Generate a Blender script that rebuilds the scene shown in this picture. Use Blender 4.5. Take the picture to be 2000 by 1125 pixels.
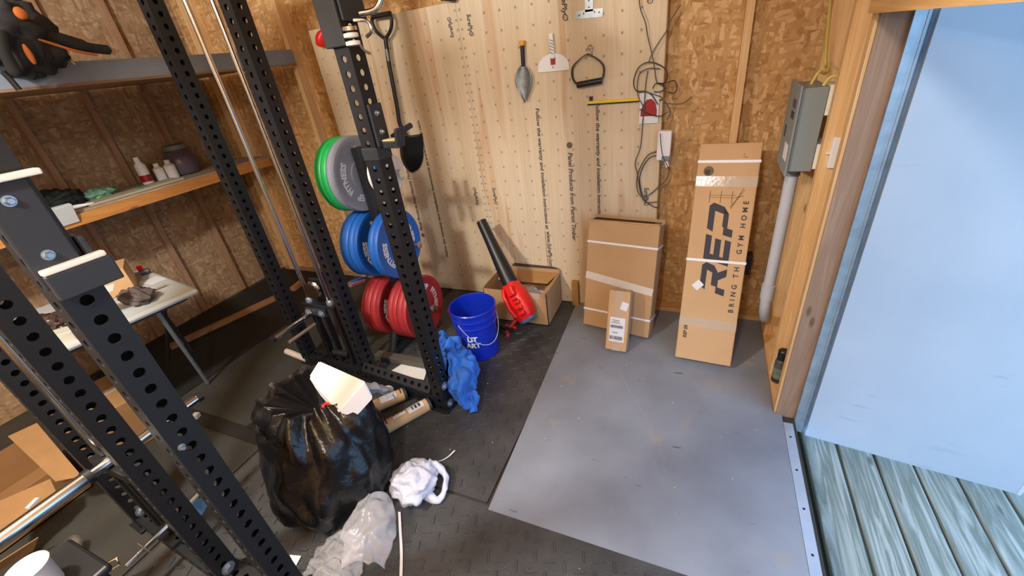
import bpy, bmesh, math, random
from mathutils import Vector, Matrix, Euler, noise
PI = math.pi
for o in list(bpy.data.objects): bpy.data.objects.remove(o)
sc = bpy.context.scene
COL = sc.collection

# ------------------------------------------------------------ camera
CH = 1.76; YAW = 0.459459614; PITCH = 0.507986862; ROLL = -0.136861116; FPX = 814.680717
_fw = Vector((-math.sin(YAW)*math.cos(PITCH), math.cos(YAW)*math.cos(PITCH), -math.sin(PITCH)))
_r0 = Vector((math.cos(YAW), math.sin(YAW), 0)); _u0 = _r0.cross(_fw)
_r = math.cos(ROLL)*_r0 + math.sin(ROLL)*_u0; _u = -math.sin(ROLL)*_r0 + math.cos(ROLL)*_u0
cd = bpy.data.cameras.new('camera'); cam = bpy.data.objects.new('camera', cd); COL.objects.link(cam)
cam.matrix_world = Matrix(((_r.x,_u.x,-_fw.x,0),(_r.y,_u.y,-_fw.y,0),(_r.z,_u.z,-_fw.z,CH),(0,0,0,1)))
cd.sensor_width = 36; cd.lens = 36*FPX/2000; cd.clip_start = 0.02
sc.camera = cam
# ------------------------------------------------------------ light, sky, exposure
w = bpy.data.worlds.new('sky'); sc.world = w; w.use_nodes = True
w.node_tree.nodes['Background'].inputs[0].default_value = (0.36, 0.62, 1.0, 1)
w.node_tree.nodes['Background'].inputs[1].default_value = .76
def lamp(name, loc, energy, size, color, kind='AREA', rot=(0,0,0), sy=None):
    l = bpy.data.lights.new(name, kind); l.energy = energy; l.color = color
    if kind == 'AREA':
        l.shape = 'RECTANGLE' if sy else 'SQUARE'; l.size = size
        if sy: l.size_y = sy
    else: l.shadow_soft_size = size
    o = bpy.data.objects.new(name, l); COL.objects.link(o); o.location = loc; o.rotation_euler = rot
    return o
lamp('lamp_bulb_light', (-1.95, -0.25, 2.53), 64, 0.10, (1.0, 0.965, 0.93), 'POINT')
lamp('lamp_rear_fill', (-0.35, -0.7, 2.53), 28, 0.12, (1.0, 0.965, 0.93), 'POINT')  # unseen fill light added behind the camera to soften the interior
sc.view_settings.view_transform = 'Standard'; sc.view_settings.look = 'None'
sc.view_settings.gamma = 1; sc.view_settings.use_curve_mapping = False
sc.view_settings.exposure = 1.87
try: sc.cycles.max_bounces = 8
except Exception: pass

# ------------------------------------------------------------ helpers
def at(px, py, ax, val):
    d = _r*((px-1000)/FPX) - _u*((py-562.5)/FPX) + _fw
    o = Vector((0,0,CH)); i = 'xyz'.index(ax)
    return o + d*((val-o[i])/d[i])
def S(h):
    h = h.lstrip('#'); c = [int(h[i:i+2],16)/255 for i in (0,2,4)]
    return tuple((x/12.92 if x <= .04045 else ((x+.055)/1.055)**2.4) for x in c)+(1,)
def mat(name, col, rough=.6, metal=0, noise_amt=0, nscale=8, bump=0, bscale=60, **kw):
    m = bpy.data.materials.new(name); m.use_nodes = True; nt = m.node_tree; b = nt.nodes['Principled BSDF']
    c = S(col) if isinstance(col, str) else col
    b.inputs['Base Color'].default_value = c; b.inputs['Roughness'].default_value = rough; b.inputs['Metallic'].default_value = metal
    for k, v in kw.items(): b.inputs[k.replace('_',' ')].default_value = v
    tc = nt.nodes.new('ShaderNodeTexCoord')
    if noise_amt:
        n = nt.nodes.new('ShaderNodeTexNoise'); n.inputs['Scale'].default_value = nscale; n.inputs['Detail'].default_value = 6
        nt.links.new(tc.outputs['Object'], n.inputs['Vector'])
        r = nt.nodes.new('ShaderNodeValToRGB'); r.color_ramp.elements[0].position = .3; r.color_ramp.elements[1].position = .7
        r.color_ramp.elements[0].color = tuple(x*(1-noise_amt) for x in c[:3])+(1,); r.color_ramp.elements[1].color = tuple(min(1,x*(1+noise_amt)) for x in c[:3])+(1,)
        nt.links.new(n.outputs['Fac'], r.inputs[0]); nt.links.new(r.outputs[0], b.inputs['Base Color'])
    if bump:
        n = nt.nodes.new('ShaderNodeTexNoise'); n.inputs['Scale'].default_value = bscale; n.inputs['Detail'].default_value = 4
        nt.links.new(tc.outputs['Object'], n.inputs['Vector'])
        bp = nt.nodes.new('ShaderNodeBump'); bp.inputs['Strength'].default_value = bump; bp.inputs['Distance'].default_value = .01
        nt.links.new(n.outputs['Fac'], bp.inputs['Height']); nt.links.new(bp.outputs[0], b.inputs['Normal'])
    return m
def ramp(nt, fac, stops):
    r = nt.nodes.new('ShaderNodeValToRGB'); e = r.color_ramp.elements
    while len(e) < len(stops): e.new(.5)
    for i, (p, c) in enumerate(stops): e[i].position = p; e[i].color = S(c) if isinstance(c, str) else c
    nt.links.new(fac, r.inputs[0]); return r.outputs[0]
def mixc(nt, f, a, b, mode='MIX'):
    m = nt.nodes.new('ShaderNodeMix'); m.data_type = 'RGBA'; m.blend_type = mode
    if isinstance(f, (int, float)): m.inputs[0].default_value = f
    else: nt.links.new(f, m.inputs[0])
    for s, i in ((a, 6), (b, 7)):
        if isinstance(s, tuple): m.inputs[i].default_value = s
        else: nt.links.new(s, m.inputs[i])
    return m.outputs[2]
def mapping(nt, scale, rot=(0,0,0), loc=(0,0,0)):
    tc = nt.nodes.new('ShaderNodeTexCoord'); mp = nt.nodes.new('ShaderNodeMapping')
    mp.inputs['Scale'].default_value = scale; mp.inputs['Rotation'].default_value = rot; mp.inputs['Location'].default_value = loc
    nt.links.new(tc.outputs['Object'], mp.inputs['Vector']); return mp.outputs[0]
def tex(nt, kind, vec, scale, out=None, **kw):
    n = nt.nodes.new('ShaderNodeTex'+kind); n.inputs['Scale'].default_value = scale
    for k, v in kw.items():
        n.inputs[k].default_value = v
    nt.links.new(vec, n.inputs['Vector']); return n.outputs[out] if out else n.outputs[0]
def newmat(name, rough=.7):
    m = bpy.data.materials.new(name); m.use_nodes = True; b = m.node_tree.nodes['Principled BSDF']; b.inputs['Roughness'].default_value = rough
    return m, m.node_tree, b
def osb(name, dark, mid, light):
    m, nt, b = newmat(name, .75)
    layers = []
    for k, (sc_, rot) in enumerate((((14,14,42),(0.5,0.35,0.2)),((40,40,13),(-.3,-.5,.3)),((26,26,26),(1,.7,.4)))):
        v = mapping(nt, tuple(q*1.25 for q in sc_), rot, (k*3.1,k*1.7,k*2.3))
        nz = tex(nt, 'Noise', v, .8, 'Color')
        vv = nt.nodes.new('ShaderNodeVectorMath'); vv.operation = 'MULTIPLY_ADD'; vv.inputs[1].default_value = (.9,.9,.9)
        nt.links.new(nz, vv.inputs[0]); nt.links.new(v, vv.inputs[2])
        n = nt.nodes.new('ShaderNodeTexVoronoi'); n.inputs['Scale'].default_value = 1.0; nt.links.new(vv.outputs[0], n.inputs['Vector'])
        sx = nt.nodes.new('ShaderNodeSeparateColor'); nt.links.new(n.outputs['Color'], sx.inputs[0]); layers.append((sx.outputs[0], sx.outputs[1]))
    a = ramp(nt, layers[0][0], [(0,dark),(.4,mid),(.8,mid),(1,light)])
    c = ramp(nt, layers[1][0], [(0,dark),(.3,mid),(.75,light),(1,light)])
    d = ramp(nt, layers[2][0], [(0,mid),(.5,mid),(1,dark)])
    f = ramp(nt, layers[0][1], [(.45,(0,0,0,1)),(.55,(1,1,1,1))]); f2 = ramp(nt, layers[1][1], [(.6,(0,0,0,1)),(.7,(1,1,1,1))])
    o = mixc(nt, f2, mixc(nt, f, a, c), d)
    nt.links.new(o, b.inputs['Base Color'])
    bp = nt.nodes.new('ShaderNodeBump'); bp.inputs['Strength'].default_value = .35; bp.inputs['Distance'].default_value = .004
    nt.links.new(layers[0][0], bp.inputs['Height']); nt.links.new(bp.outputs[0], b.inputs['Normal'])
    return m
def wood(name, a, bcol, knot='7a4a22', axis='z', scale=1, rough=.65):
    m, nt, b = newmat(name, rough)
    s = {'z':(16,16,.9),'y':(16,.9,16),'x':(.9,16,16)}[axis]
    v = mapping(nt, tuple(q*scale for q in s))
    n = tex(nt, 'Noise', v, 1.4, 'Fac', Detail=6, Distortion=1.6)
    col = ramp(nt, n, [(.3,a),(.5,bcol),(.62,a),(.75,bcol)])
    s2 = {'z':(9,9,3.2),'y':(9,3.2,9),'x':(3.2,9,9)}[axis]
    k = tex(nt, 'Voronoi', mapping(nt, s2), 1.0, 'Distance')
    kf = ramp(nt, k, [(0,(1,1,1,1)),(.07,(.7,.7,.7,1)),(.12,(0,0,0,1))])
    nt.links.new(mixc(nt, kf, col, S(knot)), b.inputs['Base Color'])
    return m
def glass(name, col, alpha, rough=.2, **kw):
    m = mat(name, col, rough, bump=.6, bscale=kw.get('bs',35)); m.node_tree.nodes['Principled BSDF'].inputs['Alpha'].default_value = alpha
    return m

def WM(o):
    return (WM(o.parent) @ o.matrix_basis) if o.parent else o.matrix_basis.copy()
class MB:
    def __init__(s): s.bm = bmesh.new()
    def _x(s, vs, M):
        if M is not None:
            for v in vs: v.co = M @ v.co
    def box(s, c, d, rot=None, M=None, bev=0):
        r = bmesh.ops.create_cube(s.bm, size=1)['verts']
        R = Euler(rot).to_matrix() if rot else Matrix.Identity(3)
        for v in r: v.co = R @ Vector((v.co.x*d[0], v.co.y*d[1], v.co.z*d[2])) + Vector(c)
        if bev:
            es = list({e for v in r for e in v.link_edges})
            q = bmesh.ops.bevel(s.bm, geom=es, offset=bev, segments=2, affect='EDGES', profile=.5); r = list(set(q['verts'])|{v for v in r if v.is_valid})
        s._x(r, M); return s
    def hexa(s, p):   # 8 corners: bottom 4 ccw then top 4
        v = [s.bm.verts.new(q) for q in p]
        for f in ((3,2,1,0),(4,5,6,7),(0,1,5,4),(1,2,6,5),(2,3,7,6),(3,0,4,7)): s.bm.faces.new([v[i] for i in f])
        return s
    def tube(s, pts, r, seg=10, caps=True, M=None):
        pts = [Vector(p) for p in pts]; n = len(pts); rs = r if isinstance(r, (list,tuple)) else [r]*n
        rings = []; prev = None
        for i, p in enumerate(pts):
            t = (pts[min(i+1,n-1)]-pts[max(i-1,0)]).normalized()
            if prev is None:
                a = Vector((0,0,1)) if abs(t.z) < .9 else Vector((1,0,0)); x = t.cross(a).normalized()
            else:
                x = (prev - t*prev.dot(t)).normalized()
            prev = x; y = t.cross(x)
            rings.append([s.bm.verts.new(p + x*(math.cos(2*PI*k/seg)*rs[i]) + y*(math.sin(2*PI*k/seg)*rs[i])) for k in range(seg)])
        for i in range(n-1):
            for k in range(seg): s.bm.faces.new((rings[i][k], rings[i][(k+1)%seg], rings[i+1][(k+1)%seg], rings[i+1][k]))
        if caps: s.bm.faces.new(list(reversed(rings[0]))); s.bm.faces.new(rings[-1])
        s._x([v for q in rings for v in q], M); return s
    def lathe(s, prof, c=(0,0,0), axis='z', seg=32, M=None, cap=True):
        rings = []; c = Vector(c)
        for r, h in prof:
            ring = []
            for k in range(seg):
                a = 2*PI*k/seg; p = (r*math.cos(a), r*math.sin(a), h)
                if axis == 'x': p = (h, p[0], p[1])
                elif axis == 'y': p = (p[1], h, p[0])
                ring.append(s.bm.verts.new(Vector(p)+c))
            rings.append(ring)
        for i in range(len(rings)-1):
            for k in range(seg): s.bm.faces.new((rings[i][k], rings[i][(k+1)%seg], rings[i+1][(k+1)%seg], rings[i+1][k]))
        if cap: s.bm.faces.new(list(reversed(rings[0]))); s.bm.faces.new(rings[-1])
        s._x([v for q in rings for v in q], M); return s
    def prism(s, poly, h, M):     # poly in xy, extruded along z by h
        a = [s.bm.verts.new(M @ Vector((x,y,0))) for x,y in poly]; b = [s.bm.verts.new(M @ Vector((x,y,h))) for x,y in poly]
        n = len(poly); s.bm.faces.new(list(reversed(a))); s.bm.faces.new(b)
        for i in range(n): s.bm.faces.new((a[i], a[(i+1)%n], b[(i+1)%n], b[i]))
        return s
    def poly(s, pts): s.bm.faces.new([s.bm.verts.new(p) for p in pts]); return s
    def text(s, txt, size, M, bend=None, ext=.0004, bold=0, shear=0, sp=1):
        cu = bpy.data.curves.new('t', 'FONT'); cu.body = txt; cu.size = size; cu.extrude = ext; cu.align_x = 'CENTER'; cu.align_y = 'CENTER'; cu.shear = shear; cu.offset = bold; cu.resolution_u = 3; cu.space_character = sp
        ob = bpy.data.objects.new('t', cu); COL.objects.link(ob)
        dg = bpy.context.evaluated_depsgraph_get(); me = bpy.data.meshes.new_from_object(ob.evaluated_get(dg))
        for v in me.vertices:
            x, y, z = v.co
            if bend:
                a = bend[1] - x/bend[0]; rr = bend[0]+y; x, y = rr*math.cos(a), rr*math.sin(a)
            v.co = M @ Vector((x,y,z))
        s.bm.from_mesh(me); bpy.data.objects.remove(ob); bpy.data.curves.remove(cu); bpy.data.meshes.remove(me)
        return s
    def go(s, name, m, parent=None, smooth=False, world=True, label=None, kind=None, mods=None):
        if smooth != 'nofix': bmesh.ops.recalc_face_normals(s.bm, faces=s.bm.faces)
        me = bpy.data.meshes.new(name)
        if parent is not None and world: s.bm.transform(WM(parent).inverted())
        s.bm.to_mesh(me); s.bm.free()
        o = bpy.data.objects.new(name, me); COL.objects.link(o); me.materials.append(m)
        if smooth and smooth != 'nofix':
            for p in me.polygons: p.use_smooth = True
            if smooth is True and hasattr(me, 'set_sharp_from_angle'): me.set_sharp_from_angle(angle=math.radians(38))
        if parent is not None:
            o.parent = parent; o.matrix_basis = Matrix.Identity(4)
        if label: o['label'] = label
        if kind: o['kind'] = kind
        return o
def thing(name, label, cat, loc, rot=(0,0,0), group=None):
    o = bpy.data.objects.new(name, None); COL.objects.link(o); o.empty_display_size = .05
    o.location = loc; o.rotation_euler = rot; o.matrix_world = Matrix.LocRotScale(Vector(loc), Euler(rot), None)
    o['label'] = label; o['category'] = cat
    if group: o['group'] = group
    return o
def tag(o, label, cat, group=None, kind=None):
    o['label'] = label; o['category'] = cat
    if group: o['group'] = group
    if kind: o['kind'] = kind
    return o
def struct(name, mb, m, parent=None, label=None, **kw):
    o = mb.go(name, m, parent, **kw)
    if parent is None: o['kind'] = 'structure'
    if label: o['label'] = label
    return o
def frame(o, x, z=None, y=None):
    """matrix from an origin and the directions of two axes"""
    x = Vector(x).normalized()
    if y is not None: y = Vector(y); y = (y-x*y.dot(x)).normalized(); z = x.cross(y)
    else: z = Vector(z); z = (z-x*z.dot(x)).normalized(); y = z.cross(x)
    return Matrix(((x.x,y.x,z.x,o[0]),(x.y,y.y,z.y,o[1]),(x.z,y.z,z.z,o[2]),(0,0,0,1)))
def blob(mb, c, rad, nseg=40, nring=24, amp=.1, freq=3, seed=0, flat=None, M=None, ridg=0):
    c = Vector(c); rings = []
    for i in range(nring+1):
        th = PI*i/nring; ring = []
        for k in range(nseg):
            a = 2*PI*k/nseg; d = Vector((math.sin(th)*math.cos(a), math.sin(th)*math.sin(a), math.cos(th)))
            f = 1 + amp*noise.noise(d*freq+Vector((seed,seed*.7,0)))*2
            if ridg: f += ridg*(abs(noise.noise(Vector((d.x*4+seed, d.y*4, d.z*9))))-.25)
            p = Vector((d.x*rad[0]*f, d.y*rad[1]*f, d.z*rad[2]*f))
            if flat is not None: p.z = max(p.z, flat)
            ring.append(mb.bm.verts.new(c + (M.to_3x3() @ p if M else p)))
        rings.append(ring)
    for i in range(nring):
        for k in range(nseg): mb.bm.faces.new((rings[i][k], rings[i+1][k], rings[i+1][(k+1)%nseg], rings[i][(k+1)%nseg]))
    bmesh.ops.remove_doubles(mb.bm, verts=[v for r in (rings[0], rings[-1]) for v in r], dist=1e-5)
    return mb
def sheet(mb, fn, nu, nv):     # grid surface fn(u,v)->Vector
    g = [[mb.bm.verts.new(fn(i/nu, j/nv)) for j in range(nv+1)] for i in range(nu+1)]
    for i in range(nu):
        for j in range(nv): mb.bm.faces.new((g[i][j], g[i+1][j], g[i+1][j+1], g[i][j+1]))
    return mb
def bez(p0, p1, p2, p3, n=14):
    P = [Vector(q) for q in (p0,p1,p2,p3)]
    return [P[0]*(1-t)**3 + P[1]*3*t*(1-t)**2 + P[2]*3*t*t*(1-t) + P[3]*t**3 for t in [i/n for i in range(n+1)]]
def smoothpath(pts, n=6):
    P = [Vector(p) for p in pts]; P = [P[0]]+P+[P[-1]]; out = []
    for i in range(1, len(P)-2):
        for k in range(n):
            t = k/n; a,b,c,d = P[i-1],P[i],P[i+1],P[i+2]
            out.append(.5*((2*b)+(-a+c)*t+(2*a-5*b+4*c-d)*t*t+(-a+3*b-3*c+d)*t**3))
    out.append(P[-2]); return out

# ------------------------------------------------------------ materials
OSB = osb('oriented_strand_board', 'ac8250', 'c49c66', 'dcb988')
OSBL = osb('hazed_strand_board', '866a4c', '9c8264', 'b29b7c')  # left wall boards, lens haze painted in as a duller, greyer tone
PINE = wood('pine_vertical', 'e4c492', 'd8b07a'); PINEY = wood('pine_along_y', 'e0bd88', 'd0a56c', axis='y'); PINEX = wood('pine_along_x', 'd4b07c', 'c49a64', axis='x')
CEDAR = wood('weathered_stud', 'a5866c', '94755c', '5d3f2c')
SHELFW = wood('shelf_front_pine', 'c98f4c', 'b87c3c', axis='y')
DECK = wood('weathered_deck', 'a9b5b2', '6f7b74', '4c5650', axis='y', scale=.8)
GREYPAINT = mat('grey_shelf_paint', '7c8798', .6, noise_amt=.08)
BLACK = mat('black_powder_coat', '14171d', .5, noise_amt=.1, nscale=30)
BLACK2 = mat('dark_grey_powder_coat', '2a2f37', .5)
CHROME = mat('chrome', 'c9ccd2', .18, 1)
ZINC = mat('zinc_bolt', 'a3b4c4', .35, .8)
RUBBER = mat('black_rubber', '424446', .38, noise_amt=.3, nscale=5, bump=.3, bscale=150)
RUBBER2 = mat('smooth_black_rubber', '343532', .7, noise_amt=.25, nscale=4, bump=.2, bscale=200)
CARD = mat('cardboard', 'b9956a', .8, noise_amt=.06, nscale=5, bump=.08, bscale=25)
CARD2 = mat('light_cardboard', 'c6a175', .8, noise_amt=.05, nscale=4)
CARDIN = mat('cardboard_inner', 'a87e4c', .85, noise_amt=.08)
INK = mat('grey_black_ink', '37343a', .7)
INKL = mat('brown_grey_print', '6d5f4f', .8)
WHITE = mat('white_plastic', 'e6e8ea', .45)
STRAP = mat('white_strap', 'e8ebf0', .4)
PAPER = mat('white_label_paper', 'dde1e4', .6)
TAPE = glass('clear_packing_tape', 'e0d6c6', .28, .15); [n for n in TAPE.node_tree.nodes if n.type=='BUMP'][0].inputs['Strength'].default_value = .08
EPS = mat('white_foam', 'f4f6fa', .8)
BAG = mat('black_bin_liner', '0d0e12', .28, bump=.9, bscale=14)
BUCKETM = mat('blue_bucket_plastic', '1430b8', .3, noise_amt=.04)
CLOTHM = mat('royal_blue_cloth', '2f6fd0', .85, noise_amt=.2, nscale=14, bump=.4, bscale=60)
REDP = mat('red_blower_plastic', 'e0201c', .4)
REDD = mat('dark_red_plastic', '9c1a20', .45)
BLKP = mat('black_plastic', '1b1d20', .4)
GREYP = mat('blue_grey_plastic', '5b6b80', .4)
STEEL = mat('brushed_steel', '8d9498', .45, .7, noise_amt=.25, nscale=25)
GALV = mat('galvanised_steel', 'a9b6be', .4, .6, noise_amt=.15, nscale=20)
PANELG = mat('grey_panel_paint', '7f8a8c', .5)
YEL = mat('yellow_plastic', 'e8c91c', .45); ORA = mat('orange_yellow_handle', 'e0a020', .45)
CLEAR = glass('clear_plastic_film', 'e4e8ee', .30, .10)
WBAG = glass('white_film_bag', 'dfe8fc', .72, .3)

# plywood sheets
m, nt, b = newmat('sanded_plywood', .6)
v = mapping(nt, (5,5,.35)); n1 = tex(nt, 'Noise', v, 1.2, 'Fac', Detail=3, Distortion=.6)
c1 = ramp(nt, n1, [(.3,'cfbd9c'),(.45,'d6c5a6'),(.57,'dbcbae'),(.63,'cdae8a'),(.68,'d6c3a2'),(.8,'cbb090')])
n2 = tex(nt, 'Noise', mapping(nt, (60,60,1.5)), 1.5, 'Fac'); c2 = ramp(nt, n2, [(.3,(.88,.88,.88,1)),(.7,(1,1,1,1))])
nt.links.new(mixc(nt, 1, c1, c2, 'MULTIPLY'), b.inputs['Base Color']); PLY = m
# painted floor panel
m, nt, b = newmat('grey_painted_plywood', .5)
n1 = tex(nt, 'Noise', mapping(nt, (1,1,1)), 3, 'Fac', Detail=8); c = ramp(nt, n1, [(.3,'767d88'),(.7,'8a929e')])
n2 = tex(nt, 'Noise', mapping(nt, (1.4,1.4,1), loc=(1,4.2,0)), 3.2, 'Fac', Detail=6); f = ramp(nt, n2, [(.62,(0,0,0,1)),(.78,(1,1,1,1))])
c = mixc(nt, f, c, S('9a927f'))
n3 = tex(nt, 'Noise', mapping(nt, (3,14,1), loc=(3,1,0)), 2.2, 'Fac', Detail=3); f3 = ramp(nt, n3, [(.69,(0,0,0,1)),(.74,(1,1,1,1))])
c = mixc(nt, f3, c, S('5c605c')); nt.links.new(c, b.inputs['Base Color'])
r = ramp(nt, n1, [(.3,(.35,.35,.35,1)),(.7,(.6,.6,.6,1))]); nt.links.new(r, b.inputs['Roughness']); PAINT = m
# door leaf
m, nt, b = newmat('scuffed_door_paint', .55)
n1 = tex(nt, 'Noise', mapping(nt, (1,1,1)), 2.2, 'Fac', Detail=7); c = ramp(nt, n1, [(.3,'a9bccd'),(.7,'b9c8d6')])
n3 = tex(nt, 'Noise', mapping(nt, (2,2,8), (0,.7,0)), 2.2, 'Fac', Detail=5); f3 = ramp(nt, n3, [(.66,(0,0,0,1)),(.78,(.55,.55,.55,1))])
nt.links.new(mixc(nt, f3, c, S('8493a2')), b.inputs['Base Color']); DOORM = m

# ------------------------------------------------------------ the setting
XL, XR, YB, YF, ZC = -4.17, .55, 2.80, -2.6, 2.80
XS = .46    # inner face of right wall studs
struct('floor', MB().box(((XL+XR)/2,(YB+YF)/2,-.02),(XR-XL,YB-YF,.04)), mat('dark_subfloor','3a3630',.8,noise_amt=.2))
struct('ceiling', MB().box(((XL+XR)/2,(YB+YF)/2,ZC+.02),(XR-XL+.1,YB-YF+.1,.04)), OSB)
o = struct('wall_back', MB().box(((XL+XR)/2,YB+.01,ZC/2),(XR-XL,.02,ZC)), OSB)
wb = o
def stud(mb, x0,x1,y0,y1,z0,z1): return mb.box(((x0+x1)/2,(y0+y1)/2,(z0+z1)/2),(x1-x0,y1-y0,z1-z0))
for x in (-3.95,-3.91,-3.35,-2.95,.135): struct('stud', stud(MB(), x,x+.038,YB-.09,YB,.04,ZC), PINE, wb)
struct('stud', stud(MB(), -.27,-.232,YB-.085,YB,.04,ZC), CEDAR, wb)
struct('bottom_plate', stud(MB(), -.23,XS,YB-.09,YB,0,.04), PINEX, wb)
struct('bottom_plate', stud(MB(), -4.08,-2.67,YB-.05,YB,0,.03), CEDAR, wb)
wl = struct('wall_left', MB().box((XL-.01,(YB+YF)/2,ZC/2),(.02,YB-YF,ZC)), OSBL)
for k in range(-6, 5): struct('stud', stud(MB(), XL,XL+.05,.65+.406*k-.019,.65+.406*k+.019,.02,ZC), OSB if False else CEDAR, wl)
wf = struct('wall_front', MB().box(((XL+XR)/2,YF-.01,ZC/2),(XR-XL,.02,ZC)), OSB)
DY0, DY1, DZ = -.15, 1.855, 1.735
mb = MB(); stud(mb, XR,XR+.02,DY1,YB,0,ZC); stud(mb, XR,XR+.02,YF,DY0,0,ZC); stud(mb, XR,XR+.02,DY0,DY1,DZ+.1,ZC)
wr = struct('wall_right', mb, OSB)
struct('stud', stud(MB(), XS,XR,1.87,1.91,.04,ZC), PINE, wr)
struct('stud', stud(MB(), XS,XR,2.14,2.18,.04,ZC), PINE, wr, label='yellow pine stud carrying the white sensor')
struct('stud', stud(MB(), XS,XR,2.52,2.56,.04,ZC), PINE, wr)
struct('stud', stud(MB(), XS+.01,XR,1.862,1.87,0,DZ), CEDAR, wr)
struct('bottom_plate', stud(MB(), XS,XR,1.87,YB,0,.04), PINEY, wr)
struct('trim_1', stud(MB(), XS-.02,XR,YF,1.885,DZ,DZ+.24), PINEY, label='pine header beam over the doorway')
struct('trim_2', stud(MB(), XS,XR,DY0-.09,DY0,0,DZ), CEDAR)
# galvanised edge of the door opening
mb = MB(); mb.box((.558,1.852,.83),(.020,.02,1.80)); mb.box((.576,1.856,.83),(.016,.016,1.80)); mb.box((.586,1.851,.83),(.008,.012,1.80))
mb.box((.600,1.885,.83),(.07,.012,1.80)); struct('trim_3', mb, GALV, label='galvanised weather strip beside the open door')
# threshold
mb = MB(); mb.box((.515,.83,.006),(.04,1.96,.012))
th = struct('trim_4', mb, mat('silver_threshold','bcc6d4',.35,.5,noise_amt=.08), label='silver threshold strip')
mb = MB()
for k in range(9): mb.lathe([(.005,0),(.005,.002),(.002,.0025)], (.515,.20+k*.19,.0115), seg=10)
mb.go('screw', BLKP, th, world=True)
# door leaf opened outward
A = Vector((.600,1.821,0)); B = Vector((1.319,1.718,0)); d = (B-A).normalized(); nrm = Vector((d.y,-d.x,0))
if nrm.y > 0: nrm = -nrm
Mx = frame(A+(B-A)/2, d, z=(0,0,1))
ln = (B-A).length
dr = struct('door_1', MB().box((0,.02,.90),(ln,.04,1.92), M=Mx), DOORM)
struct('edge_strip', MB().box((ln/2+.006,.02,.90),(.012,.044,1.92), M=Mx), mat('pale_edge','c8d4e2',.5), dr)
# deck outside
mb = MB()
for k in range(16):
    x = .605 + k*.143
    mb.box((x+.066,.6,-.12),(.131,3.6,.04), bev=.006)
struct('floor_deck', mb, DECK)
struct('floor_ground', MB().box((2.2,.5,-.32),(8,9,.04), ) if False else MB().box((6.6,0,-.3),(12,16,.04)), mat('grass_ground','3f5030',.9,noise_amt=.3))
struct('trim_5', MB().box((.575,.6,-.16),(.03,3.6,.10)), mat('dark_gap','1b1510',.9))

# ---- rubber mats
def treads(mb, x0,x1,y0,y1, z=.010, cell=.060, skip=None):
    nx = int((x1-x0)/cell); ny = int((y1-y0)/cell)
    for i in range(nx):
        for j in range(ny):
            cx, cy = x0+(i+.5)*cell, y0+(j+.5)*cell
            a = .35 if (i+j)%2 else .35+PI/2
            if skip and skip(cx,cy): continue
            L, W = .025, .0050; ca, sa = math.cos(a), math.sin(a)
            pts = [(-L,0),(-L*.8,-W),(L*.8,-W),(L,0),(L*.8,W),(-L*.8,W)]
            bo = [mb.bm.verts.new((cx+px*ca-py*sa, cy+px*sa+py*ca, z)) for px,py in pts]
            to = [mb.bm.verts.new((cx+px*.85*ca-py*.55*sa, cy+px*.85*sa+py*.55*ca, z+.0050)) for px,py in pts]
            mb.bm.faces.new(to)
            for q in range(6): mb.bm.faces.new((bo[q],bo[(q+1)%6],to[(q+1)%6],to[q]))
    return mb
mb = MB().box((-1.335,1.83,.005),(1.17,1.74,.01)); treads(mb,-1.9,-.75,.98,2.25)
tag(mb.go('rubber_mat', RUBBER), 'black diamond tread rubber mat under the rack foot and blue bucket', 'mat', 'diamond tread mats')
mb = MB().box((-.95,-.35,.006),(2.3,2.59,.012)); treads(mb,-2.05,.2,-.3,.93,.012)
tag(mb.go('rubber_mat', RUBBER), 'black diamond tread rubber mat along the near edge of the grey floor panel', 'mat', 'diamond tread mats')
tag(MB().box((-2.98,-.4,.004),(1.7,2.5,.008)).go('rubber_mat', RUBBER2), 'smooth dark rubber mat under the rack, nearest the cardboard boxes', 'mat')
tag(MB().box((-2.52,1.86,.004),(1.14,1.82,.008)).go('rubber_mat', RUBBER2), 'smooth dark rubber mat beside the black rubbish bag', 'mat')
tag(MB().box((-3.6,1.86,.005),(1.0,1.82,.010)).go('rubber_mat', mat('darker_rubber','1a1a19',.75,noise_amt=.2)), 'darkest smooth rubber mat, along the left wall under the loose batten', 'mat')
tag(MB().box((-2.5,.905,.011),(1.0,.08,.006)).go('seam_strip', mat('seam_strip','1c1c1a',.7)), 'narrow dark rubber strip over the mat seam beside the rubbish bag', 'strip')
# ---- grey floor panel
mb = MB(); mb.hexa([(-.74,.925,0),(.498,.925,0),(.44,1.87,0),(-.775,2.46,0)] + [(-.74,.925,.014),(.498,.925,.014),(.44,1.87,.014),(-.775,2.46,.014)])
bmesh.ops.delete(mb.bm, geom=list(mb.bm.verts), context='VERTS')
poly = [(-.728,.93),(.493,.93),(.493,1.86),(.458,1.86),(.458,2.708),(-.79,2.708)]
mb.prism(poly, .014, Matrix.Translation((0,0,0)))
fp = tag(mb.go('floor_panel', PAINT), 'grey painted plywood floor panel inside the doorway, scuffed and dusty', 'floor panel')
mb = MB(); P = [at(1200,690,'z',.0145), at(1215,735,'z',.0145), at(1250,795,'z',.0145), at(1280,850,'z',.0145), at(1298,925,'z',.0145)]
mb.tube(smoothpath(P), .0012, 5); mb.go('scratch', mat('pale_scratch','a79f94',.7), fp, label='pale curved scratch')

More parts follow.
